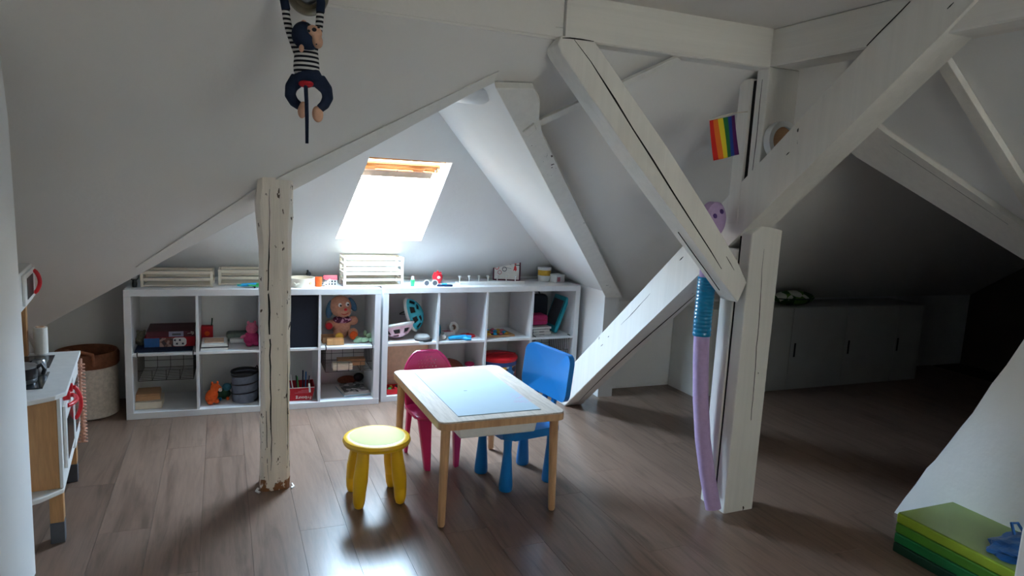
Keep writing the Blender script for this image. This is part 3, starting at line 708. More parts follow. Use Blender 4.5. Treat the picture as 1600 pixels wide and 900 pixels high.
# felt basket with rolled brown rim and pompom fringe
t = thing('felt_basket', 'cream felt storage basket with turned down brown rim beside the left shelf', 'basket', (-.742, 4.62, 0))
B().lathe([(0, 0), (.15, 0), (.162, .008), (.160, .16), (.158, .36), (.150, .36), (.150, .03), (0, .03)], 48).make('body', 'felt', t, smooth=True)
B().lathe([(.163, .30), (.168, .31), (.170, .365), (.160, .385), (.150, .375), (.148, .30)], 48).make('folded_rim', 'brownfelt', t, smooth=True)
b = B(); b.tube([(-.06, -.17, .33), (-.06, -.20, .40), (0, -.20, .42), (.06, -.20, .40), (.06, -.17, .33)], .010, 8); b.make('handle', 'brownfelt', t, smooth=True)
t = thing('toy_garland', 'peach knitted strand hanging down beside the toy kitchen front', 'garland', (-.622, 3.70, 0))
b = B(); b.tube([(0, 0, .15), (.004, 0, .25), (-.004, 0, .40), (0, 0, .56)], .009, 8); b.make('band', 'pompom', t, smooth=True)
for k in range(24):
    for sx in (-1, 1): B().ball((sx*.013, -.010, .155+k*.0165), (.009, .006, .005), seg=8).make('tuft', 'pompom', t, smooth=True)
B().tube([(0, 0, .56), (-.05, .01, .60), (-.10, .02, .59)], .006, 6).make('string', 'brownfelt', t, smooth=True)

# ------------------------------------------------------------------ storage bench in the dark eaves
t = thing('eaves_cabinet', 'low white cabinet run with slotted doors in the dark eaves', 'cabinet', (3.20, 4.022, 0))
B().box((.0, .006, .0), (2.31, .33, .655), .002).make('body', 'greyfront', t)
for x0, x1 in ((.0, .285), (.29, .86), (.865, 1.43), (1.435, 2.005), (2.01, 2.31)):
    d = B().box((x0, -.014, .004), (x1, .004, .652), .002).make('door', 'greyfront', t)
    if x1-x0 > .4 or x0 > 2: B().box((x0+.035 if x0 < 2 else x0+.02, -.0155, .265), (x0+.052 if x0 < 2 else x0+.037, -.0135, .375)).make('handle_slot', 'black', d)
M['leafy'] = blotch('leaf_print', [(40, 84, 38), (90, 130, 60), (200, 206, 190), (40, 84, 38)], 14, .9)
t = thing('cushion', 'small cushion with green leaf print lying on the dark eaves cabinet', 'cushion', (4.16, 4.13, .6555))
b = B(); b.ball((0, 0, .058), (.20, .085, .058), seg=24); b.make('cover', 'leafy', t, smooth=True)
B().tube([(.20*math.cos(k*PI/12), .085*math.sin(k*PI/12), .058) for k in range(24)], .005, 6, closed=True).make('piping', 'greenfab', t, smooth=True)

# ------------------------------------------------------------------ folding mat, blue bag and near right trim
lay = [('dark green', (16, 62, 44)), ('green', (24, 112, 60)), ('leaf green', (78, 140, 40)), ('yellow green', (150, 176, 48))]
t = thing('folding_mat', 'folded play mat with four green layers stacked on the floor at lower right', 'mat', (2.655, 1.925, 0), .0)
for k, (nm, c) in enumerate(lay):
    mt = soft('mat_'+nm.replace(' ', '_'), c if k < 3 else (150, 176, 48), .45, .05, 6, .4, .05)
    B().box((0, -.62, .001+k*.044), (.35+.0*k, 0, .043+k*.044), .006).make('mat_layer', mt, t, nm+' mat layer')
mt = soft('mat_top_sheet', (136, 158, 92), .38, .06, 5, .4, .05)
B().box((.004, -.616, .1772), (.346, -.004, .1784)).make('mat_cover', mt, t, 'muted olive green top face')
M['bluebag'] = soft('crumpled_blue', (36, 92, 158), .35, .25, 12, .5, .5)
t = thing('blue_bag', 'crumpled shiny blue bag lying beside the green mat', 'bag', (2.83, 1.52, .18))
b = B(); bmesh.ops.create_icosphere(b.bm, subdivisions=4, radius=1)
for v in b.bm.verts:
    k = 1+.18*math.sin(v.co.x*7+v.co.y*4)*math.sin(v.co.z*6+1)+random.uniform(-.03, .03)
    v.co = Vector((v.co.x*.15*k, v.co.y*.09*k, max(-.2, v.co.z)*.04*k+.012))
b.make('body', 'bluebag', t)
B().tube([(.02, .05, .04), (.04, .08, .075), (.08, .08, .07), (.09, .05, .03)], .006, 8).make('strap', 'bluebag', t, smooth=True)

# ------------------------------------------------------------------ pool noodle toy
t = thing('noodle_horse', 'lilac foam noodle with blue wrap and round lilac head leaning on the truss post', 'toy', (2.09, 2.45, 0))
def nl(*p): return (p[0]-2.09, p[1]-2.45, p[2])
pth = [nl(2.105, 2.43, .03), nl(2.088, 2.475, .18), nl(2.075, 2.515, .34), nl(2.070, 2.55, .52), nl(2.070, 2.575, .70), nl(2.070, 2.587, .83)]
B().tube(pth, .036, 20).make('noodle', 'lilac', t, smooth=True)
B().tube([nl(2.088, 2.60, .83), nl(2.104, 2.585, .60), nl(2.118, 2.56, .36), nl(2.120, 2.53, .12)], .016, 12).make('noodle_split', 'lilac', t, 'thin split end of the foam', smooth=True)
b = B(); 
P = [nl(2.070, 2.587, .822), nl(2.070, 2.590, .90), nl(2.072, 2.592, .97), nl(2.074, 2.592, 1.04), nl(2.074, 2.592, 1.10)]
rr = []; pp2 = []
for k in range(34):
    f = k/33; i0 = min(3, int(f*4)); p = Vector(P[i0]).lerp(Vector(P[i0+1]), f*4-i0); pp2.append(p); rr.append(.041+.0022*(k % 2))
b.tube(pp2, rr, 20); b.make('wrap', 'tape', t, smooth=True, ang=20)
B().tube([nl(2.074, 2.592, 1.10), nl(2.068, 2.590, 1.22), nl(2.060, 2.588, 1.31)], .036, 16).make('neck', 'lilac', t, smooth=True)
hm = T(*nl(2.055, 2.572, 1.362)) @ RZ(.30) @ RY(.35)
B().lathe([(0, -.030), (.064, -.030), (.076, -.018), (.076, .018), (.064, .030), (0, .030)], 40, hm @ RX(PI/2), sy=1.12).make('head', 'lilac', t, smooth=True)
for dx, dz in ((-.030, .012), (.008, .048)):
    B().lathe([(0, 0), (.012, 0), (.012, .002), (0, .002)], 20, hm @ T(dx, -.0302, dz) @ RX(PI/2), sx=1.25, sy=.85).make('eye', 'purple', t)

# ------------------------------------------------------------------ flag, ring, monkey, lamps
t = thing('rainbow_flag', 'small rainbow striped flag on a thin stick beside the truss post', 'flag', (2.055, 2.46, 1.835))
rb_m = bands('rainbow_print', [(200, 40, 36), (220, 110, 40), (222, 200, 50), (40, 110, 60), (36, 66, 150), (90, 36, 100)], 0, -.135, .0)
b = B(); bm = b.bm; g = {}
nx, ny = 24, 18
for i2 in range(nx+1):
    for j in range(ny+1):
        u, v = i2/nx, j/ny
        g[i2, j] = bm.verts.new((-.135+.135*u, .006*math.sin(u*7+v*2), -.168*v))
for i2 in range(nx):
    for j in range(ny): bm.faces.new((g[i2, j], g[i2+1, j], g[i2+1, j+1], g[i2, j+1]))
o = b.make('cloth', rb_m, t, smooth=True); o.location = (-.035, -.02, -.018); o.rotation_euler = (0, -.26, 0)
md = o.modifiers.new('thick', 'SOLIDIFY'); md.thickness = .001
B().tube([(-.17, -.02, -.052), (-.05, -.018, -.012), (.045, .0, .004)], .0022, 6).make('stick', 'palewood', t)
t = thing('round_box_lid', 'round white rimmed wooden disc lying on the long brace behind the post', 'disc', (2.243, 2.393, 1.722))
rm = RX(PI/2-.06)
B().lathe([(.060, -.016), (.084, -.018), (.084, .018), (.060, .016), (.060, -.016)], 48, rm).make('rim', 'white', t, smooth=True)
B().lathe([(0, -.004), (.0598, -.004), (.0598, .004), (0, .004)], 48, rm).make('disc', 'boxwood', t)
t = thing('wall_lamp', 'round dull metal lamp ring on the boxed purlin at the top left', 'lamp', (.262, 2.449, 2.045))
B().lathe([(.030, 0), (.062, 0), (.066, .010), (.063, .030), (.050, .042), (.036, .036), (.030, .020), (.030, 0)], 48, RX(PI/2)).make('ring', 'brass', t, smooth=True)
B().lathe([(0, .0), (.030, .0), (.030, .014), (.02, .020), (0, .022)], 32, RX(PI/2)).make('reflector', 'steel', t, smooth=True)
t = thing('ceiling_lamp', 'flat round white ceiling lamp half hidden behind the left ceiling edge', 'lamp', (1.03, 2.98, 1.872))
B().lathe([(0, 0), (.15, 0), (.152, -.012), (.148, -.018), (.10, -.044), (0, -.055)], 48).make('shade', 'white', t, smooth=True)
B().lathe([(.152, 0), (.156, -.004), (.156, -.014), (.150, -.018)], 48).make('base_ring', 'white', t, smooth=True)

# monkey: body frame in the plane facing the viewer, hanging from the lamp ring
t = thing('plush_monkey', 'dark blue plush monkey in striped shirt hanging by its arms from the lamp ring', 'soft toy', (.262, 2.385, 1.80), -.25)
K1 = .00206     # metres per photo pixel at this distance
def mp(px, py, d=0.): return ((px-486)*K1, d, (113-py)*K1)
st = stripes('striped_jersey', (210, 208, 204), (24, 26, 34), .0142, 2, .5, .0)
b = B(); b.tube([mp(450, 22), mp(452, 38), mp(456, 55), mp(463, 72), mp(470, 86)], [.0125, .0125, .0125, .014, .017], 14)
b.tube([mp(502, 22), mp(501, 40), mp(499, 58), mp(494, 74), mp(490, 86)], [.0125, .0125, .0125, .014, .017], 14)
b.tube([mp(482, 74), mp(482, 84), mp(482, 96), mp(482, 108), mp(482, 118)], [.020, .036, .039, .041, .039], 20)
b.make('shirt', st, t, smooth=True, fuse=.0035)
b = B(); b.tube([mp(482, 115), mp(484, 122), mp(486, 130), mp(486, 136)], [.040, .044, .042, .028], 20)
b.tube([mp(470, 126), mp(459, 140), mp(458, 152), mp(464, 162), mp(473, 168)], [.026, .020, .018, .016, .014], 14)
b.tube([mp(500, 126), mp(513, 140), mp(515, 152), mp(510, 163), mp(502, 170)], [.026, .020, .018, .016, .014], 14)
b.make('trousers', 'navyfab', t, smooth=True, fuse=.0035)
for pts in ([mp(446, -12), mp(448, 10), mp(451, 25)], [mp(500, -6), mp(503, 10), mp(502, 24)]):
    B().tube(pts, .0135, 14).make('glove', 'navyfab', t, smooth=True)
B().tube([mp(447, -11), mp(458, -14), mp(474, -4, .0)], .010, 10).make('hand_loop', 'navyfab', t, smooth=True)
B().tube([mp(500, -5), mp(496, -10), mp(490, -8)], .010, 10).make('hand_loop', 'navyfab', t, smooth=True)
b = B(); b.ball(mp(479, 62, -.020), (.038, .036, .042)); b.ball(mp(484, 70, -.022), (.034, .032, .034)); b.make('head', 'navyfab', t, smooth=True, fuse=.003)
b = B(); b.ball(mp(495, 57, -.030), (.026, .030, .020), (0, .35, 0)); b.ball(mp(500, 70, -.030), (.017, .030, .023), (0, -.15, 0)); b.make('face', 'skin', t, smooth=True, fuse=.003)
for px, py, r in ((497, 56, .0075), (489, 58.5, .005), (488.5, 49.5, .0045), (503.5, 52, .0045), (500.5, 77, .0025)):
    B().ball(mp(px, py, -.058), (r, .004, r*.85), seg=12).make('eye' if r < .006 else 'nose', 'black', t, smooth=True)
B().ball(mp(478, 84, -.050), (.008, .006, .012), seg=12).make('ear', 'skin', t, smooth=True)
B().ball(mp(479, 42.5, -.02), (.008, .006, .006), seg=10).make('ear', 'skin', t, smooth=True)
B().ball(mp(484, 135, -.034), (.024, .014, .012), seg=16).make('seat_patch', 'redfab', t, smooth=True)
B().tube([mp(484, 138, -.040), mp(486, 160, -.050), mp(487, 185, -.052), mp(487, 225, -.045)], [.0065, .0062, .006, .005], 10).make('tail', 'navyfab', t, smooth=True)
B().ball(mp(477, 173, -.004), (.015, .016, .027), (0, .12, 0)).make('foot', 'skin', t, smooth=True)
B().ball(mp(500, 178, -.004), (.018, .016, .026), (0, -.12, 0)).make('foot', 'skin', t, smooth=True)

# ------------------------------------------------------------------ things on top of the shelf units
def crate(loc, w, rz, label, d=.17, h=.096):
    t = thing('wooden_crate', label, 'crate', loc, rz, 'pale slatted wooden crates on the shelves')
    for sx in (0, 1):
        for sy in (0, 1): B().box((sx*(w-.016), sy*(d-.016), 0), (sx*(w-.016)+.016, sy*(d-.016)+.016, h), .001).make('corner_post', 'palewood', t)
    for z0 in (.010, .040, .078):
        if z0 == .010: zz = (.006, .020)
        elif z0 == .040: zz = (.038, .054)
        else: zz = (.078, .095)
        if z0 == .010: continue
        B().box((.016, -.001, zz[0]), (w-.016, .009, zz[1]), .001).make('slat', 'palewood', t)
        B().box((.016, d-.009, zz[0]), (w-.016, d+.001, zz[1]), .001).make('slat', 'palewood', t)
        B().box((-.001, .016, zz[0]), (.009, d-.016, zz[1]), .001).make('slat', 'palewood', t)
        B().box((w-.009, .016, zz[0]), (w+.001, d-.016, zz[1]), .001).make('slat', 'palewood', t)
    B().box((.016, 0, .004), (w-.016, d, .012), .001).make('bottom_board', 'palewood', t)
    return t
crate((-.444, 4.53, ST), .392, -.05, 'pale slatted wooden crate at the far left end of the shelf top')
crate((-.024, 4.585, ST), .37, -.03, 'pale slatted wooden crate half hidden behind the chipped post')
crate((.717, 4.475, ST), .392, .01, 'pale slatted wooden crate, lower one of the stack in the middle of the shelf top')
crate((.717, 4.475, ST+.097), .392, .01, 'pale slatted wooden crate, upper one of the stack in the middle of the shelf top')
t = thing('toy_figure', 'small dark and white toy figure beside the leftmost crate', 'figure', (-.474, 4.535, ST))
B().lathe([(0, 0), (.012, 0), (.014, .02), (.010, .045), (0, .05)], 14).make('body', 'black', t, smooth=True)
B().ball((0, 0, .058), .011, seg=12).make('head', 'white', t, smooth=True)
for sx in (-1, 1): B().tube([(sx*.010, 0, .04), (sx*.020, -.004, .055), (sx*.022, 0, .070)], .003, 6).make('arm', 'black', t)
t = thing('toy_plane', 'small blue and green toy aeroplane in front of the second crate', 'toy', (.150, 4.50, ST), .3)
b = B(); b.tube([(-.07, 0, .014), (-.04, 0, .016), (.04, 0, .016), (.07, 0, .018)], [.004, .010, .011, .004], 12); b.make('fuselage', 'cyan', t, smooth=True)
B().box((-.014, -.05, .014), (.018, .05, .019), .002).make('wing', 'green', t); B().box((-.068, -.022, .017), (-.05, .022, .020), .001).make('tail_wing', 'green', t)
t = thing('green_toy_car', 'small green toy car close to the chipped post', 'toy', (.205, 4.475, ST), -.1)
B().box((-.035, -.014, .006), (.035, .014, .018), .004).make('body', 'green', t); B().box((-.015, -.012, .018), (.02, .012, .028), .004).make('cabin', 'green', t)
for sx in (-1, 1):
    for sy in (-1, 1): B().lathe([(0, -.003), (.006, -.003), (.006, .003), (0, .003)], 12, T(sx*.022, sy*.014, .006) @ RX(PI/2)).make('wheel', 'black', t)
t = thing('wooden_drum', 'round pale wooden box with dark knob holes right of the chipped post', 'box', (.462, 4.535, ST))
B().lathe([(0, 0), (.085, 0), (.085, .056), (.079, .056), (.079, .01), (0, .01)], 40).make('body', 'palewood', t, smooth=True)
B().lathe([(0, 0), (.010, 0), (.010, .003), (0, .003)], 14, T(.050, -.0695, .028) @ RZ(.62) @ RX(PI/2)).make('hole_plug', 'boxwood', t)
B().tube([(-.05, -.069, .03), (-.04, -.085, .022), (-.02, -.084, .03)], .006, 8).make('cord_knot', 'palewood', t, smooth=True)
t = thing('toy_bird', 'small black toy bird perched behind the round wooden box', 'figure', (.515, 4.615, ST))
B().lathe([(0, 0), (.010, 0), (.008, .05), (0, .05)], 10).make('stand', 'black', t)
B().ball((0, 0, .066), (.016, .010, .017), seg=12).make('body', 'black', t, smooth=True); B().ball((-.004, 0, .086), .008, seg=10).make('head', 'black', t, smooth=True)
t = thing('orange_cup', 'orange toy cup with dark handle beside the little house', 'cup', (.567, 4.515, ST))
B().lathe([(0, 0), (.020, 0), (.022, .06), (.019, .06), (.018, .006), (0, .006)], 20).make('body', M['orange'], t, smooth=True)
B().tube([(.020, 0, .05), (.036, 0, .045), (.036, 0, .02), (.020, 0, .014)], .0035, 6).make('handle', 'black', t, smooth=True)
t = thing('toy_house', 'little white toy house with red roof and dark windows', 'toy', (.643, 4.535, ST))
B().box((-.040, -.012, 0), (.040, .014, .042), .001).make('wall', 'white', t)
B().prism([(-.043, -.016, .042), (-.043, .018, .042), (-.043, .001, .070)], (.086, 0, 0), .001).make('roof', 'red', t)
for k in range(4):
    for j in range(2): B().box((-.034+k*.019, -.0128, .008+j*.017), (-.024+k*.019, -.0118, .019+j*.017)).make('window', 'black', t)
t = thing('toy_horse', 'tiny white toy horse standing in front of the little house', 'figure', (.612, 4.487, ST), .3)
b = B(); b.ball((0, 0, .027), (.016, .006, .008), seg=12); b.ball((.016, 0, .040), (.006, .004, .010), (0, .5, 0), seg=10); b.ball((.023, 0, .046), (.007, .003, .004), (0, .4, 0), seg=10)
for sx in (-.011, .011):
    for sy in (-.003, .003): b.tube([(sx, sy, .001), (sx, sy, .026)], .0028, 6)
b.tube([(-.015, 0, .030), (-.021, 0, .016)], .0025, 6); b.make('body', 'white', t, smooth=True, fuse=.0012)
t = thing('green_tube', 'small green toy tube with white top right of the crate stack', 'bottle', (1.175, 4.49, ST))
B().lathe([(0, 0), (.013, 0), (.014, .045), (0, .045)], 20).make('body', 'green', t, smooth=True); B().lathe([(0, .045), (.010, .045), (.008, .066), (0, .068)], 16).make('cap', 'white', t, smooth=True)
t = thing('sunglasses', 'children\'s sunglasses with clear frame lying on the right shelf top', 'glasses', (1.295, 4.47, ST), .05)
for sx in (-1, 1):
    B().lathe([(.017, -.002), (.022, -.002), (.022, .002), (.017, .002), (.017, -.002)], 28, T(sx*.029, 0, .024) @ RX(PI/2)).make('rim', 'white', t, smooth=True)
    B().lathe([(0, -.001), (.0175, -.001), (.0175, .001), (0, .001)], 24, T(sx*.029, 0, .024) @ RX(PI/2)).make('lens', 'grey', t)
    B().tube([(sx*.051, 0, .026), (sx*.053, .05, .012), (sx*.050, .09, .004)], .002, 6).make('temple', 'white', t)
B().tube([(-.008, 0, .026), (0, -.002, .029), (.008, 0, .026)], .002, 6).make('bridge', 'white', t)
t = thing('red_toy', 'round red toy with white front standing on the right shelf top', 'toy', (1.385, 4.62, ST))
B().lathe([(0, 0), (.020, 0), (.032, .02), (.036, .045), (.030, .068), (.015, .078), (0, .08)], 24).make('body', 'red', t, smooth=True)
for k in range(5): B().ball((.030*math.cos(k*PI/4), 0, .052+.030*math.sin(k*PI/4)), .008, seg=8).make('frill', 'red', t, smooth=True)
B().ball((0, -.030, .045), (.014, .007, .012), seg=12).make('face', 'white', t, smooth=True)
t = thing('toy_boat', 'flat blue toy boat lying beside the red toy', 'toy', (1.395, 4.475, ST), -.1)
B().prism(rrect(-.055, -.016, .055, .016, .015, 0), (0, 0, .012), .002).make('hull', M['navyfab'], t); B().box((-.02, -.009, .012), (.015, .009, .020), .002).make('deckhouse', 'cyan', t)
t = thing('peg_rack', 'long white rack with a row of upright pegs on the right shelf top', 'rack', (1.52, 4.53, ST), .03)
B().box((0, 0, .0), (.50, .10, .010), .002).make('base', 'white', t); B().box((0, 0, .010), (.50, .008, .024), .002).make('front_lip', 'white', t)
for k in range(7):
    p = B().lathe([(0, 0), (.004, 0), (.005, .030), (.011, .038), (.011, .042), (0, .042)], 14, T(.03+k*.072, .085, .010)).make('peg', 'white', t, smooth=True)
# picture board leaning on the slope
t = thing('picture_board', 'square picture with dark red border and drawn fruit and tulips leaning on the slope', 'picture', (1.855, 4.765, ST), -.33)
lm = RX(-.20)
B().box((0, 0, 0), (.205, .008, .195), .001, lm).make('panel', 'paper', t)
M['wine'] = soft('wine_red', (84, 22, 44), .6)
for lo, hi in (((0, -.003, 0), (.205, -.0005, .010)), ((0, -.003, .185), (.205, -.0005, .195)), ((0, -.003, .010), (.010, -.0005, .185)), ((.195, -.003, .010), (.205, -.0005, .185))): B().box(lo, hi, 0, lm).make('border', 'wine', t)
M['pinkprint'] = soft('pale_red_print', (190, 120, 130), .7)
for x0, z0, r, c in ((.030, .140, .016, 'pinkprint'), (.028, .095, .016, 'red'), (.065, .160, .014, 'pinkprint'), (.050, .060, .016, 'pinkprint'), (.085, .085, .018, 'grey')):
    B().lathe([(r*.72, 0), (r, 0), (r, .001), (r*.72, .001)], 20, lm @ T(x0, -.0002, z0) @ RX(PI/2)).make('drawn_circle', c, t)
for z0 in (.165, .140, .118, .090): B().tube([lm @ Vector((.075, -.0012, z0)), lm @ Vector((.105, -.0012, z0+.006)), lm @ Vector((.135, -.0012, z0))], .0012, 5).make('drawn_stem', 'grey', t)
for z0, s in ((.140, 1), (.095, -1)): B().prism([lm @ Vector((.155+dx, -.0012, z0+dz*s)) for dx, dz in ((-.004, .022), (.006, .014), (.014, .024), (.022, .012), (.016, -.018), (.004, -.018))], (0, .001, 0)).make('tulip', 'red', t)
B().box((.160, -.0014, .115), (.197, -.0004, .121), 0, lm).make('leaf', 'greenfab', t)
t = thing('storage_tin', 'stack of white bowls round a gold tin at the right end of the shelf top', 'tin', (2.245, 4.70, ST))
B().lathe([(0, 0), (.04, 0), (.052, .045), (.049, .045), (.038, .005), (0, .005)], 28).make('bowl', 'white', t, smooth=True)
B().lathe([(0, .046), (.048, .046), (.050, .086), (0, .086)], 28).make('gold_tin', M['mustard'], t, smooth=True); B().lathe([(0, .0865), (.052, .0865), (.052, .108), (0, .110)], 28).make('lid', 'white', t, smooth=True)
t = thing('small_carton', 'low white box with pink print beside the gold tin', 'box', (2.30, 4.60, ST), .3)
B().box((0, 0, 0), (.085, .07, .050), .002).make('carton', 'white', t); B().box((-.004, -.004, .050), (.089, .074, .060), .002).make('lid', 'white', t)
B().box((.01, -.001, .008), (.04, .0, .042)).make('printed_panel', 'pinkprint', t)

# ------------------------------------------------------------------ things in the left unit
t = thing('board_game', 'flat board game box in red and dark blue, lying under the other game', 'game', (-.432, 4.535, SM+.012), -.0)
B().box((0, 0, 0), (.275, .26, .058), .002).make('carton', M['redfab'], t)
B().box((0, -.001, .001), (.082, .0005, .056)).make('blue_panel', soft('game_blue', (30, 90, 150), .5), t)
B().box((.082, -.001, .001), (.155, .0005, .056)).make('picture_panel', blotch('game_picture', [(120, 90, 80), (60, 50, 50), (170, 140, 130), (110, 70, 60)], 60), t)
o = B().prism(rrect(.150, 0, .228, .054, .020, 0), (0, 0, .0012), 0, RX(PI/2) @ T(0, .002, -.0005)).make('white_panel', 'white', t)
for x0, z0 in ((.165, .040), (.192, .040), (.176, .018), (.208, .018)):
    b = B(); b.poly([(x0+(.009 if k % 2 == 0 else .0045)*math.cos(k*PI/5), -.0022, z0+(.009 if k % 2 == 0 else .0045)*math.sin(k*PI/5)) for k in range(10)]); b.make('star_mark', 'navyfab', t)
t2_ = text('game_script', 'Ravello', .022, T(.262, -.0012, .030) @ RX(PI/2), 'pinkprint', t) if False else None
t = thing('board_game', 'dark red game box with a grey label, lying on top of the other game', 'game', (-.420, 4.540, SM+.0705), -.0)
B().box((0, 0, 0), (.262, .25, .036), .002).make('carton', soft('dark_wine_card', (80, 24, 36), .5), t)
B().box((.12, -.001, .002), (.200, .0005, .034), .0004).make('label_panel', soft('lilac_grey_card', (150, 150, 176), .5), t); B().box((.138, -.0016, .010), (.186, -.0008, .022)).make('label_window', 'grey', t)
b = B(); b.tube([(.222, -.001, .020), (.250, -.001, .022)], .0015, 5); b.make('logo_bar', 'paper', t); B().tube([(.240, -.001, .030), (.256, -.001, .026), (.256, -.001, .018), (.246, -.001, .014)], .0018, 5).make('logo_curl', 'paper', t)
t = thing('blue_folder', 'dark blue folder poking out under the game boxes', 'folder', (-.478, 4.455, SM+.0005))
B().box((0, 0, 0), (.31, .30, .004), .001).make('cover', 'navyfab', t); B().box((.004, .004, .004), (.306, .296, .009), .001).make('sheets', 'navyfab', t)
t = thing('plush_toy', 'small grey-green fluffy toy sitting left of the game boxes', 'soft toy', (-.455, 4.59, SM+.013))
b = B(); b.ball((0, 0, .032), (.030, .026, .032)); b.ball((.004, -.006, .070), (.024, .022, .022)); b.ball((-.022, -.01, .03), (.012, .01, .018)); b.ball((.026, -.01, .03), (.012, .01, .018)); b.make('body', soft('grey_green_fluff', (96, 96, 80), .95, .3, 60, .1, .6), t, smooth=True, fuse=.004)
for sx in (-1, 1): B().ball((.004+sx*.018, -.004, .088), (.008, .005, .010), seg=10).make('ear', 'greyfluff', t, smooth=True)
def wire_basket(x, y, rz, label, x1=.296, hz=.15, front_low=.06):
    t = thing('wire_basket', label, 'basket', (x, y, .376), rz, 'wire baskets hung under the shelf boards')
    b = B(); r = .0016; D_ = .30; zt, zb = -.006, -hz
    for z0 in (zt, zb):
        if z0 == zb: b.tube([(0, .0, z0), (x1, .0, z0), (x1, D_, z0), (0, D_, z0)], r*1.4, 5, closed=True)
    b.tube([(0, 0, -hz+front_low), (x1, 0, -hz+front_low)], r*1.4, 5)
    for k in range(5): b.tube([(x1*k/4, D_, zt), (x1*k/4, D_, zb), (x1*k/4, 0, zb), (x1*k/4, 0, -hz+front_low)], r, 5)
    for k in range(9): b.tube([(0, D_*k/8, zb), (x1, D_*k/8, zb)], r, 5)
    for k in range(1, 3): b.tube([(0, D_, zb+k*.046), (x1, D_, zb+k*.046)], r, 5)
    for s in (0, x1):
        for k in range(11): b.tube([(s, D_*k/10, zt), (s, D_*k/10, zb)], r, 5)
    o = b.make('wire_grid', 'wire', t); o['kind'] = 'stuff'
    for s in (0, x1): B().tube([(s, .30, .0), (s, .27, -.004), (s, -.012, -.004), (s, -.018, .008), (s, -.016, .0205), (s, .02, .0205)], .0032, 6).make('hanger', 'wire', t, smooth=True)
    return t
wire_basket(-.460, 4.450, -.02, 'dark wire basket hung in the lower left compartment above the wooden boxes')
wire_basket(.605, 4.428, -.02, 'dark wire basket holding wooden blocks above the magazines')
wire_basket(2.093, 4.480, .025, 'dark wire basket behind the back of the blue chair', .283)
t = thing('wooden_box', 'pale wooden box, lower one of the two in the bottom left compartment', 'box', (-.492, 4.497, SB), -.02)
B().box((0, 0, 0), (.150, .17, .047), .002).make('case', 'palewood', t); B().box((.002, -.0012, .044), (.148, .0, .0455)).make('lid_gap', 'crack', t)
t = thing('wooden_box', 'brown wooden box, upper one of the two in the bottom left compartment', 'box', (-.486, 4.515, SB+.0475), .03)
B().box((0, 0, 0), (.135, .15, .026), .002).make('tray', 'boxwood', t); B().box((.003, .003, .026), (.132, .147, .038), .002).make('lid', 'boxwood', t)
# second column
t = thing('magazine_stack', 'stack of picture books and magazines lying on the middle shelf', 'books', (-.125, 4.452, SM+.0008), .0)
for k, (w, h, c) in enumerate(((.152, .012, 'paper'), (.155, .006, 'black'), (.148, .010, 'paper'), (.140, .006, 'white'))):
    B().box((.002*k, .003*k, sum((.0125, .0065, .0105, .0065)[:k])), (w+.002*k, .20, sum((.0125, .0065, .0105, .0065)[:k])+h), .001).make('book', c, t)
B().box((.02, .04, .036), (.13, .16, .040), .001).make('booklet', M['kraft'], t)
t = thing('red_card_box', 'small red card box standing behind the magazines', 'box', (-.128, 4.70, SM+.0008))
B().box((0, 0, 0), (.070, .05, .096), .002).make('carton', 'redfab', t); B().lathe([(0, 0), (.016, 0), (.016, .001), (0, .001)], 16, T(.036, -.0005, .05) @ RX(PI/2)).make('printed_spot', 'orange', t)
B().tube([(.062, .025, .094), (.066, .02, .145)], .004, 6).make('sprig', 'greenfab', t)
t = thing('tissue_pack', 'flat grey green cloth pack at the back of the middle shelf', 'pack', (.02, 4.66, SM+.0008))
B().box((0, 0, 0), (.19, .10, .055), .018, seg=3).make('cloth', soft('grey_green_cloth', (112, 124, 114), .9, .12, 30), t, smooth=True); B().box((.02, -.045, 0), (.14, -.003, .028), .008).make('white_fold', 'white', t, smooth=True)
t = thing('plush_pig', 'pink plush toy with deep pink body sitting beside the chipped post', 'soft toy', (.165, 4.545, SM+.001), .2)
b = B(); b.ball((0, 0, .045), (.048, .040, .048)); b.ball((-.022, -.035, .016), (.020, .024, .016)); b.ball((.022, -.035, .016), (.020, .024, .016)); b.make('body', 'rosefab', t, smooth=True, fuse=.004)
b = B(); b.ball((.002, -.006, .110), (.037, .034, .036)); b.ball((-.004, -.036, .106), (.015, .016, .013)); b.make('head', 'pinkfab', t, smooth=True, fuse=.004)
for sx in (-1, 1): B().ball((.002+sx*.020, .002, .144), (.009, .006, .013), seg=12).make('ear', 'pinkfab', t, smooth=True); B().ball((sx*.052, -.012, .062), (.018, .010, .010), (0, sx*.4, 0), seg=12).make('arm', 'pinkfab', t, smooth=True)
t = thing('plush_fox', 'orange plush fox slumped in the bottom compartment', 'soft toy', (-.068, 4.53, SB+.001), .2)
b = B(); b.ball((0, 0, .045), (.036, .034, .048), (0, .4, 0)); b.ball((.022, -.006, .098), (.030, .028, .026)); b.ball((-.014, -.034, .016), (.018, .026, .014)); b.ball((.024, -.030, .018), (.016, .026, .015)); b.ball((.044, -.012, .094), (.016, .011, .010)); b.make('body', 'orange', t, smooth=True, fuse=.004)
for sx in (-1, 1): B().ball((.020+sx*.016, 0, .124), (.007, .005, .013), seg=10).make('ear', 'orange', t, smooth=True)
B().ball((.046, -.026, .086), (.012, .010, .012), seg=12).make('muzzle', 'felt', t, smooth=True)
t = thing('plush_dinosaur', 'dark green and teal plush animal leaning on the fox', 'soft toy', (.003, 4.60, SB+.001))
b = B(); b.ball((0, 0, .035), (.042, .034, .035)); b.ball((-.035, -.02, .03), (.025, .018, .020)); b.make('body', 'greenfab', t, smooth=True, fuse=.004)
B().ball((.018, -.010, .080), (.028, .026, .025)).make('head', 'tealfab', t, smooth=True)
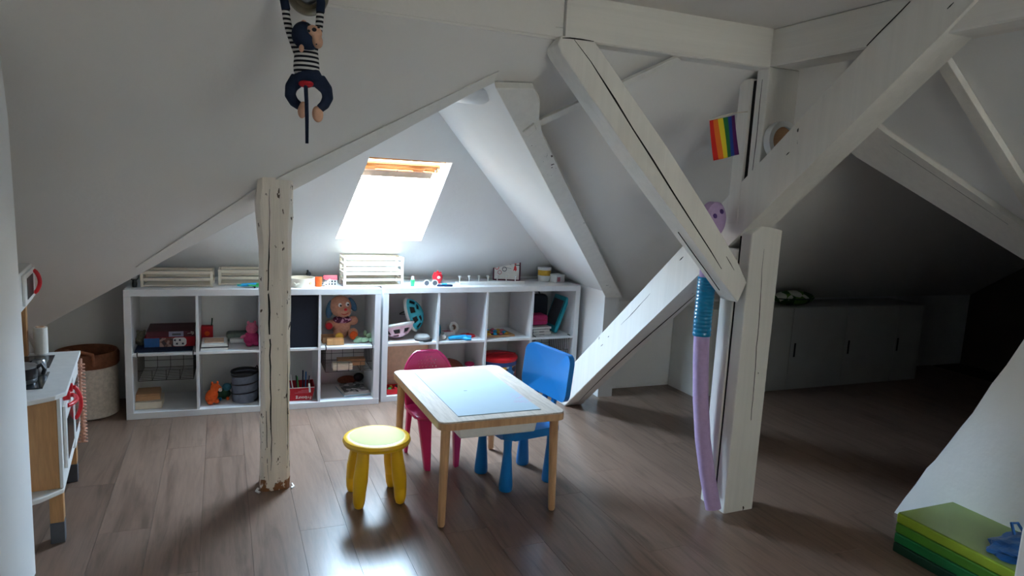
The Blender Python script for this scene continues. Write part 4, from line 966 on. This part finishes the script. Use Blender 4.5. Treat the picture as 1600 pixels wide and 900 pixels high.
for k in (-1, 1): B().ball((.0+k*.022, -.036, .012), (.010, .016, .011), seg=10).make('paw', 'orange' if k > 0 else 'cyan', t, smooth=True)
t = thing('pop_up_bin', 'grey fabric pop-up bin with a black spiral band beside the chipped post', 'bin', (.128, 4.555, SB+.001))
B().lathe([(0, 0), (.077, 0), (.079, .01), (.080, .185), (.076, .190), (.074, .17), (.074, .02), (0, .02)], 48).make('body', 'greyfab', t, smooth=True)
B().tube([(.081*math.cos(x*.19-.9), .081*math.sin(x*.19-.9), .012+x*.00172) for x in range(100)], .0075, 8, flat=.35).make('spiral_band', 'black', t, smooth=True)
B().tube([(.079*math.cos(k*PI/20), .079*math.sin(k*PI/20), .186) for k in range(40)], .009, 8, closed=True).make('top_ring', 'black', t, smooth=True)
B().lathe([(0, .150), (.072, .168)], 32).make('lid', 'black', t, smooth=True)
b = B(); b.tube([(.06, .04, .19), (.072, .045, .208), (.080, .03, .19)], .004, 6); b.make('loop', 'black', t, smooth=True)
# third column
t = thing('fabric_bin', 'black fabric storage bin filling the compartment right of the chipped post', 'bin', (.232, 4.436, SM+.0008), -.021)
b = B(); b.box((0, 0, 0), (.322, .33, .004)); b.make('bottom', 'darkfab', t)
for lo, hi in (((0, 0, .0), (.322, .006, .328)), ((0, .324, 0), (.322, .33, .328)), ((0, .006, 0), (.006, .324, .328)), ((.316, .006, 0), (.322, .324, .328))): B().box(lo, hi, .002).make('side', 'darkfab', t)
t = thing('pencil_carton', 'red cut-down carton filled with pens and markers', 'box', (.350, 4.462, SB+.001), -.03)
B().prism([(0, 0, 0), (.176, 0, 0), (.194, 0, .085), (-.018, 0, .085)], (0, .004, 0)).make('front', 'redfab', t)
B().prism([(0, .12, 0), (.176, .12, 0), (.194, .12, .100), (-.018, .12, .100)], (0, .004, 0)).make('rear', 'redfab', t)
B().prism([(.172, .004, 0), (.172, .12, 0), (.190, .12, .095), (.190, .004, .085)], (.004, 0, 0)).make('side', 'redfab', t); B().prism([(.0, .004, 0), (.0, .12, 0), (-.018, .12, .095), (-.018, .004, .085)], (.004, 0, 0)).make('side', 'redfab', t)
B().box((0, .004, 0), (.172, .12, .003)).make('bottom', 'redfab', t); B().box((-.017, -.0012, .082), (.193, -.0002, .086)).make('white_edge', 'paper', t)
text('script', 'Fribourg', .028, T(.125, -.0014, .018) @ RZ(0) @ RX(PI/2) @ RZ(PI) , 'paper', t)
for k, z0 in enumerate((.050, .058, .066)): B().box((.07+.02*k, -.0012, z0), (.165, -.0004, z0+.0018)).make('text_line', 'pinkprint', t)
for k in range(9):
    c = ['navyfab', 'navyfab', 'blue', 'white', 'black', 'green', 'navyfab', 'blue', 'grey'][k]
    x0 = .02+.017*k; B().tube([(x0, .05+.01*(k % 3), .006), (x0+random.uniform(-.03, .03), .07+.02*(k % 2), .15+random.uniform(-.02, .04))], .004, 6).make('pen', c, t)
B().tube([(.158, .0, .110), (.160, -.008, .085), (.162, -.010, .055)], .0055, 8).make('clip_pen', 'white', t, smooth=True)
# fourth column
t = thing('plush_dog', 'tan plush dog with blue-grey ears sitting in the upper compartment', 'soft toy', (.735, 4.625, SM+.001), -.0)
b = B(); b.ball((0, .01, .085), (.060, .052, .085)); b.ball((-.030, -.055, .042), (.030, .045, .036), (.3, 0, .2)); b.ball((.066, -.055, .045), (.034, .042, .040), (.3, 0, -.3)); b.ball((-.085, -.02, .105), (.030, .028, .030)); b.ball((-.055, -.005, .115), (.030, .024, .024)); b.ball((.075, .0, .125), (.032, .026, .032)); b.ball((.055, 0, .12), (.03, .024, .024)); b.make('body', 'dog', t, smooth=True, fuse=.005)
b = B(); b.ball((-.012, 0, .225), (.074, .062, .072)); b.ball((.002, -.040, .195), (.052, .040, .038)); b.make('head', 'dog', t, smooth=True, fuse=.005)
B().ball((-.080, .0, .205), (.026, .022, .062), (0, .18, 0)).make('ear', 'dogear', t, smooth=True); B().ball((.066, .0, .235), (.024, .022, .052), (0, -.5, 0)).make('ear', 'dogear', t, smooth=True)
for dx, dy, dz in ((-.022, -.054, .240), (.026, -.054, .246)):
    e = B().ball((dx, dy, dz), (.013, .009, .015), seg=16).make('eye', 'white', t, smooth=True); B().ball((dx+.003, dy-.008, dz-.001), (.0065, .004, .0075), seg=12).make('pupil', 'black', e, smooth=True)
B().ball((.010, -.084, .216), (.011, .008, .009), seg=12).make('nose', 'red', t, smooth=True)
B().tube([(-.022, -.071, .192), (-.005, -.080, .182), (.012, -.080, .182), (.030, -.072, .192)], .0022, 6).make('mouth', 'redfab', t, smooth=True)
b = B(); b.ball((0, -.006, .135), (.063, .050, .026)); b.make('scarf', 'shirt', t, smooth=True)
B().ball((-.090, -.044, .100), (.023, .008, .024)).make('paw_patch', 'redfab', t, smooth=True)
B().ball((-.030, -.094, .036), (.028, .010, .030)).make('foot_patch', 'mustard', t, smooth=True); B().ball((.064, -.090, .044), (.026, .010, .028)).make('foot_patch', 'orange', t, smooth=True)
t = thing('bean_pod_toy', 'mint green knitted pea pod toy lying at the plush dog\'s feet', 'soft toy', (.845, 4.505, SM+.001))
for k, (x0, y0, z0, r) in enumerate(((-.02, 0, .018, (.034, .018, .018)), (.02, -.01, .020, (.030, .018, .016)), (.055, .02, .040, (.028, .018, .018)), (.062, -.005, .016, (.018, .016, .015)), (.03, .035, .055, (.014, .012, .020)), (-.02, .03, .02, (.03, .016, .014)))):
    B().ball((x0, y0, z0), r, (0, -.3+.2*k, .3*k), seg=14).make('pod', 'palegreen', t, smooth=True)
t = thing('wooden_block', 'small natural wooden box at the front left of the plush dog', 'box', (.616, 4.452, SM+.001), -.02)
B().box((0, 0, 0), (.108, .055, .036), .003).make('case', M['palewood'] if False else 'kwood', t); B().box((.003, .003, .036), (.105, .052, .041), .002).make('lid', 'kwood', t)
t = thing('wooden_tray', 'shallow brown wooden tray behind the small wooden box', 'tray', (.597, 4.515, SM+.001))
B().box((0, 0, 0), (.085, .10, .010), .001).make('base', 'boxwood', t); B().box((0, 0, .010), (.085, .006, .040), .001).make('rim', 'boxwood', t); B().box((0, .094, .010), (.085, .10, .040), .001).make('rim', 'boxwood', t)
for k, (x0, y0, w, h, c, lb) in enumerate(((.655, 4.445, .125, .040, 'palewood', 'pale wooden block box at the front of the wire basket'), (.700, 4.54, .18, .045, 'boxwood', 'long brown wooden box at the back of the wire basket'))):
    t = thing('wooden_block', lb, 'box', (x0, y0, .2300), -.02)
    B().box((0, 0, 0), (w, .07, h*.75), .002).make('case', c, t); B().box((0, 0, h*.75+.0005), (w, .07, h), .002).make('lid', c, t)
M['print'] = blotch('grey_print', [(200, 200, 198), (90, 90, 90), (222, 222, 220), (140, 140, 136), (60, 70, 70)], 34, .6)
t = thing('magazine', 'large magazine with blue edge, lowest of the two in the bottom compartment', 'magazine', (.735, 4.465, SB+.001), .10)
B().box((0, 0, 0), (.185, .24, .010), .001).make('pages', soft('pale_blue_card', (150, 184, 200), .6), t); B().box((-.001, -.001, .010), (.186, .241, .0125), .0005).make('cover', 'white', t)
t = thing('magazine', 'magazine with grey printed cover lying on the larger one', 'magazine', (.742, 4.492, SB+.0142), .06)
B().box((0, 0, 0), (.160, .21, .008), .001).make('pages', 'paper', t); B().box((-.001, -.001, .008), (.161, .211, .0100), .0005).make('cover', 'print', t)
t = thing('plush_hedgehog', 'dark brown plush animal lying behind the magazines', 'soft toy', (.80, 4.765, SB+.001))
b = B(); b.ball((0, 0, .030), (.07, .032, .030)); b.ball((.075, -.01, .042), (.032, .026, .028)); b.make('body', 'brownfelt', t, smooth=True, fuse=.004); B().ball((.075, -.022, .052), (.036, .022, .030)).make('mane', 'black', t, smooth=True)

# ------------------------------------------------------------------ things in the right unit
def helmet(loc, rot, shell, rim, label, name='bike_helmet'):
    t = thing(name, label, 'helmet', loc); t.rotation_euler = rot
    b = B(); bm = b.bm; nu, nv = 40, 12; g = {}
    for i2 in range(nu):
        for j in range(nv+1):
            a0 = 2*PI*i2/nu; th = PI/2*j/nv
            g[i2, j] = bm.verts.new((.115*math.cos(a0)*math.cos(th), .088*math.sin(a0)*math.cos(th), .092*math.sin(th)))
    for i2 in range(nu):
        for j in range(nv):
            vent = 3 <= j <= 5 and i2 % 5 in (1, 2, 3) or 7 <= j <= 8 and (i2 % 10) in (2, 3, 4, 5, 6)
            if not vent: bm.faces.new((g[i2, j], g[(i2+1) % nu, j], g[(i2+1) % nu, j+1], g[i2, j+1]))
    bmesh.ops.remove_doubles(bm, verts=bm.verts, dist=.0002)
    o = b.make('shell', shell, t, smooth=True); md = o.modifiers.new('thick', 'SOLIDIFY'); md.thickness = .008
    B().lathe([(.100, -.004), (.106, .0), (.106, .02), (.06, .075), (0, .082)], 40, sx=1., sy=.76).make('liner', 'black', t, smooth=True)
    B().tube([(.113*math.cos(k*PI/20), .086*math.sin(k*PI/20), .006) for k in range(40)], .011, 8, closed=True).make('rim', rim, t, smooth=True)
    if loc[0] > 1.15: B().tube([(.02, .085, 0), (.03, .06, -.05), (.03, 0, -.07), (.03, -.06, -.05), (.02, -.085, 0)], .003, 6).make('strap', 'black', t)
    return t
helmet((1.205, 4.64, .545), Vector((.80, -.48, .34)).to_track_quat('Z', 'X').to_euler(), 'helmetblue', 'white', 'turquoise children\'s bike helmet with white rim leaning on its side')
helmet((1.092, 4.56, .500), (PI-.25, -.10, .2), soft('pink_white_shell', (226, 190, 206), .3), 'white', 'pink and white children\'s helmet lying upside down beside the turquoise one')
t = thing('cap', 'grey and black children\'s cap in front of the turquoise helmet', 'cap', (1.262, 4.525, SM+.0058), .1)
b = B(); b.lathe([(.055, .0), (.054, .02), (.035, .034), (0, .038)], 28); b.make('crown', soft('grey_cap', (170, 172, 170), .9), t, smooth=True)
b = B(); b.poly([(.058*math.cos(a0), .058*math.sin(a0)-.0, .002) for a0 in [PI+PI*k/12 for k in range(13)]]+[(.075, -.03, .004), (.05, -.085, .012), (0, -.10, .015), (-.05, -.085, .012), (-.07, -.03, .004)][0:0]+[(.07, -.045, .001), (.045, -.085, .001), (0, -.095, .001), (-.045, -.085, .001), (-.07, -.045, .001)]) if False else b.prism([(-.055, 0, .0), (-.062, -.04, .0), (-.04, -.078, .0), (0, -.088, .0), (.04, -.078, .0), (.062, -.04, .0), (.055, 0, .0)], (0, 0, .004)); b.make('peak', 'black', t)
t = thing('paper_sheets', 'sheets of white paper lying at the front of the helmet compartment', 'paper', (1.01, 4.428, SM+.0006), .02)
B().box((0, 0, 0), (.21, .15, .003)).make('sheet', 'paper', t); B().box((.03, -.003, .0032), (.24, .14, .0045), 0, RZ(.04)).make('sheet', 'paper', t)
t = thing('wooden_panel_bin', 'kraft brown board bin with a dark round grip hole in the lower compartment', 'bin', (1.012, 4.60, SB+.001), .025)
B().box((0, 0, 0), (.320, .008, .334), .001).make('front', 'kraft', t)
B().box((0, .008, 0), (.006, .18, .334)).make('side', 'kraft', t); B().box((.314, .008, 0), (.320, .18, .334)).make('side', 'kraft', t)
B().lathe([(0, 0), (.013, 0), (.013, .002), (0, .002)], 20, T(.135, -.0005, .315) @ RX(PI/2)).make('grip_hole', 'crack', t)
t = thing('toy_tray', 'red plastic tray with small coloured toys at the bottom of the right unit', 'tray', (1.013, 4.452, SB+.001), .025)
B().box((0, 0, 0), (.20, .12, .004), .001).make('bottom', 'red', t)
for lo, hi in (((0, 0, 0), (.20, .004, .036)), ((0, .116, 0), (.20, .12, .036)), ((0, .004, 0), (.004, .116, .036)), ((.196, .004, 0), (.20, .116, .036))): B().box(lo, hi, .001).make('side', 'red', t)
for k in range(8): B().ball((.025+.02*k, .03+.045*(k % 2), .030), (.013, .012, .012), (k, k*.5, 0), seg=10).make('small_toy', ['green', 'mustard', 'red', 'black', 'mustard', 'green', 'red', 'white'][k], t, smooth=True)
t = thing('yellow_box', 'mustard yellow toy box behind the red tray', 'box', (1.015, 4.578, SB+.001)) if False else None
# second column
t = thing('turquoise_cup', 'turquoise plastic cup at the left of the compartment', 'cup', (1.392, 4.62, SM+.001))
B().lathe([(0, 0), (.024, 0), (.032, .025), (.030, .065), (.024, .082), (.021, .082), (.027, .06), (.028, .025), (.02, .006), (0, .006)], 28).make('body', 'teal', t, smooth=True)
B().tube([(-.03, 0, .06), (-.045, 0, .05), (-.045, 0, .03), (-.03, 0, .02)], .004, 6).make('handle', 'teal', t, smooth=True)
t = thing('tape_roll', 'white roll of adhesive tape lying between cup and blue toy', 'tape', (1.535, 4.69, SM+.020), .3)
B().lathe([(.020, -.016), (.040, -.016), (.040, .016), (.020, .016), (.020, -.016)], 32, T(0, 0, .022) @ RX(1.2)).make('tape', 'paper', t, smooth=True); B().lathe([(.0195, -.016), (.0195, .016), (.017, .016), (.017, -.016), (.0195, -.016)], 32, T(0, 0, .022) @ RX(1.2)).make('core', 'kraft', t, smooth=True)
t = thing('white_carton', 'small grey-white card box under the tape roll', 'box', (1.45, 4.62, SM+.001), .2)
B().box((0, 0, 0), (.09, .07, .022), .001).make('carton', 'white', t); B().box((.01, .01, .022), (.08, .06, .0235)).make('label_panel', 'pinkprint', t)
t = thing('white_ball', 'small white ball at the front beside the turquoise cup', 'ball', (1.410, 4.50, SM+.019)); B().ball((0, 0, 0), .018).make('shell', 'paper', t, smooth=True); B().tube([(.0181*math.cos(k*PI/12), .0181*math.sin(k*PI/12), 0) for k in range(24)], .0008, 4, closed=True).make('seam', 'grey', t)
t = thing('blue_toy_gun', 'sky blue plastic water toy lying at the front of the compartment', 'toy', (1.525, 4.475, SM+.001), .12)
b = B(); b.tube([(-.09, .0, .016), (-.04, .0, .018), (.03, -.005, .018), (.09, .02, .014)], [.010, .014, .016, .008], 12); b.tube([(.02, -.008, .014), (.035, -.036, .010), (.06, -.045, .010)], [.014, .012, .010], 10); b.ball((-.04, .03, .014), (.05, .022, .013), (0, 0, .3)); b.ball((.03, .03, .014), (.05, .014, .012), (0, 0, -.3)); b.make('body', 'cyan', t, smooth=True, fuse=.003)
for k in range(4): B().tube([(.0+.012*k, -.018, .029), (.004+.012*k, .010, .031)], .003, 6).make('grip_rib', 'cyan', t, smooth=True)
t = thing('red_disc', 'flat red toy disc lying behind the blue toy', 'toy', (1.610, 4.575, SM+.001)); B().lathe([(0, 0), (.052, 0), (.055, .004), (.050, .012), (.02, .016), (0, .016)], 32).make('disc', 'red', t, smooth=True); B().lathe([(0, .016), (.012, .016), (.010, .022), (0, .023)], 16).make('centre', 'redfab', t, smooth=True)
t = thing('ball', 'brown leather-look ball lying in the lower compartment behind the pink chair', 'ball', (1.475, 4.60, SB+.096)); B().ball((0, 0, 0), (.125, .100, .095), seg=32).make('shell', soft('brown_ball', (128, 66, 48), .5, .1, 20), t, smooth=True)
for an in (0, .9, 1.8): B().tube([Vector((.1255*math.cos(k*PI/16)*math.cos(an), .1005*math.cos(k*PI/16)*math.sin(an), .0955*math.sin(k*PI/16))) for k in range(32)], .0015, 4, closed=True).make('seam', 'brownfelt', t)
t = thing('pink_shoe', 'pink children\'s roller boot with pale patch beside the brown ball', 'shoe', (1.63, 4.56, SB+.001), -.3)
b = B(); b.ball((0, -.03, .035), (.035, .065, .035)); b.ball((0, .02, .085), (.032, .038, .055)); b.make('upper', 'pinkfab', t, smooth=True, fuse=.004); B().box((-.022, -.080, .050), (.022, -.045, .095), .008).make('patch', 'white', t, smooth=True); B().box((-.03, -.09, 0), (.03, .05, .012), .005).make('sole', 'rosefab', t, smooth=True); B().ball((0, .02, .150), (.036, .036, .016)).make('cuff', 'rosefab', t, smooth=True)
# third column
t = thing('wooden_puzzle', 'wooden tray puzzle with coloured raised pieces on the middle shelf', 'puzzle', (1.725, 4.50, SM+.001), .06)
B().box((0, 0, 0), (.225, .20, .006), .001).make('board', 'boxwood', t)
for lo, hi in (((0, 0, .006), (.225, .010, .014)), ((0, .19, .006), (.225, .20, .014)), ((0, .01, .006), (.010, .19, .014)), ((.215, .01, .006), (.225, .19, .014))): B().box(lo, hi, .001).make('frame', 'boxwood', t)
random.seed(5)
for k in range(16):
    x0, y0 = .03+.048*(k % 4), .035+.043*(k//4); c = ['mustard', 'redfab', 'pinkfab', 'purple', 'orange', 'cyan', 'mustard', 'greenfab'][(k*5+k//3) % 8]
    B().ball((x0+random.uniform(-.006, .006), y0, .016), (random.uniform(.016, .024), random.uniform(.012, .019), random.uniform(.007, .014)), (0, 0, random.uniform(0, 3)), seg=10).make('puzzle_piece', c, t, smooth=True)
t = thing('storage_tub', 'round clear tub with red lid and colourful printed band in the lower compartment', 'tub', (1.865, 4.60, SB+.001))
M['tubprint'] = blotch('tub_print', [(40, 110, 170), (190, 60, 60), (200, 180, 150), (60, 60, 80), (160, 180, 200), (190, 140, 60)], 26, .4)
B().lathe([(0, 0), (.125, 0), (.132, .02), (.134, .17), (.130, .175), (.126, .17), (.124, .02), (0, .01)], 44).make('body', 'tubprint', t, smooth=True)
B().lathe([(.1355, .142), (.1360, .142), (.1365, .170), (.1355, .172)], 44).make('blue_band', soft('tub_blue', (44, 70, 130), .4), t, smooth=True)
B().lathe([(.138, .173), (.142, .180), (.142, .196), (.134, .204), (.11, .207), (.10, .212), (0, .214)], 44).make('lid', 'red', t, smooth=True)
B().tube([(-.12, -.03, .214), (-.06, -.05, .228), (.06, -.05, .228), (.12, -.03, .214)], .006, 8).make('handle', 'redfab', t, smooth=True)
# fourth column
t = thing('pink_case', 'deep pink soft case lying on top of the stacked books', 'case', (2.085, 4.56, SM+.068), .03); B().box((0, 0, 0), (.150, .12, .072), .012, seg=3).make('case', 'rosefab', t, smooth=True); B().box((.0, -.0012, .034), (.150, .0, .037)).make('zip', 'redfab', t)
for k, (w, h, c, lb) in enumerate(((.150, .022, 'print', 'thick grey printed book, lowest in the stack under the pink case'), (.140, .020, 'print', 'grey printed book in the middle of the stack under the pink case'), (.155, .012, 'white', 'thin white book on top of the stack under the pink case'))):
    t = thing('book', lb, 'book', (2.100, 4.525+.002*k, SM+.001+(0, .0225, .043)[k]), .03+.02*k, 'books under the pink case')
    B().box((0, .0, 0), (w, .14, h*.12)).make('cover', c, t); B().box((.001, .002, h*.12), (w-.002, .138, h*.88)).make('pages', 'paper', t); B().box((0, 0, h*.88), (w, .14, h), 0).make('cover', 'navyfab' if k == 1 else c, t); B().box((-.001, 0, 0), (.001, .14, h)).make('spine', c, t)
t = thing('turquoise_board', 'turquoise plastic magic board leaning in the right compartment', 'board', (2.292, 4.57, SM+.001), 0)
m4 = T(0, 0, .004) @ RY(.34)
B().box((0, 0, 0), (.030, .21, .285), .013, m4, 3).make('frame', 'teal', t, smooth=True); B().box((-.002, .025, .05), (.001, .185, .25), .001, m4).make('screen', 'grey', t); B().tube([m4 @ Vector((.0, .01, .25)), m4 @ Vector((-.004, .006, .20)), m4 @ Vector((.0, .004, .15))], .002, 6).make('cord', 'black', t)
t = thing('dark_bag', 'dark folded bag standing behind the pink case', 'bag', (2.10, 4.70, SM+.001)); B().box((0, 0, 0), (.20, .09, .27), .03, seg=3).make('body', 'darkfab', t, smooth=True); B().tube([(.05, .04, .262), (.07, .03, .30), (.12, .03, .30), (.14, .04, .262)], .006, 8).make('strap', 'darkfab', t, smooth=True)
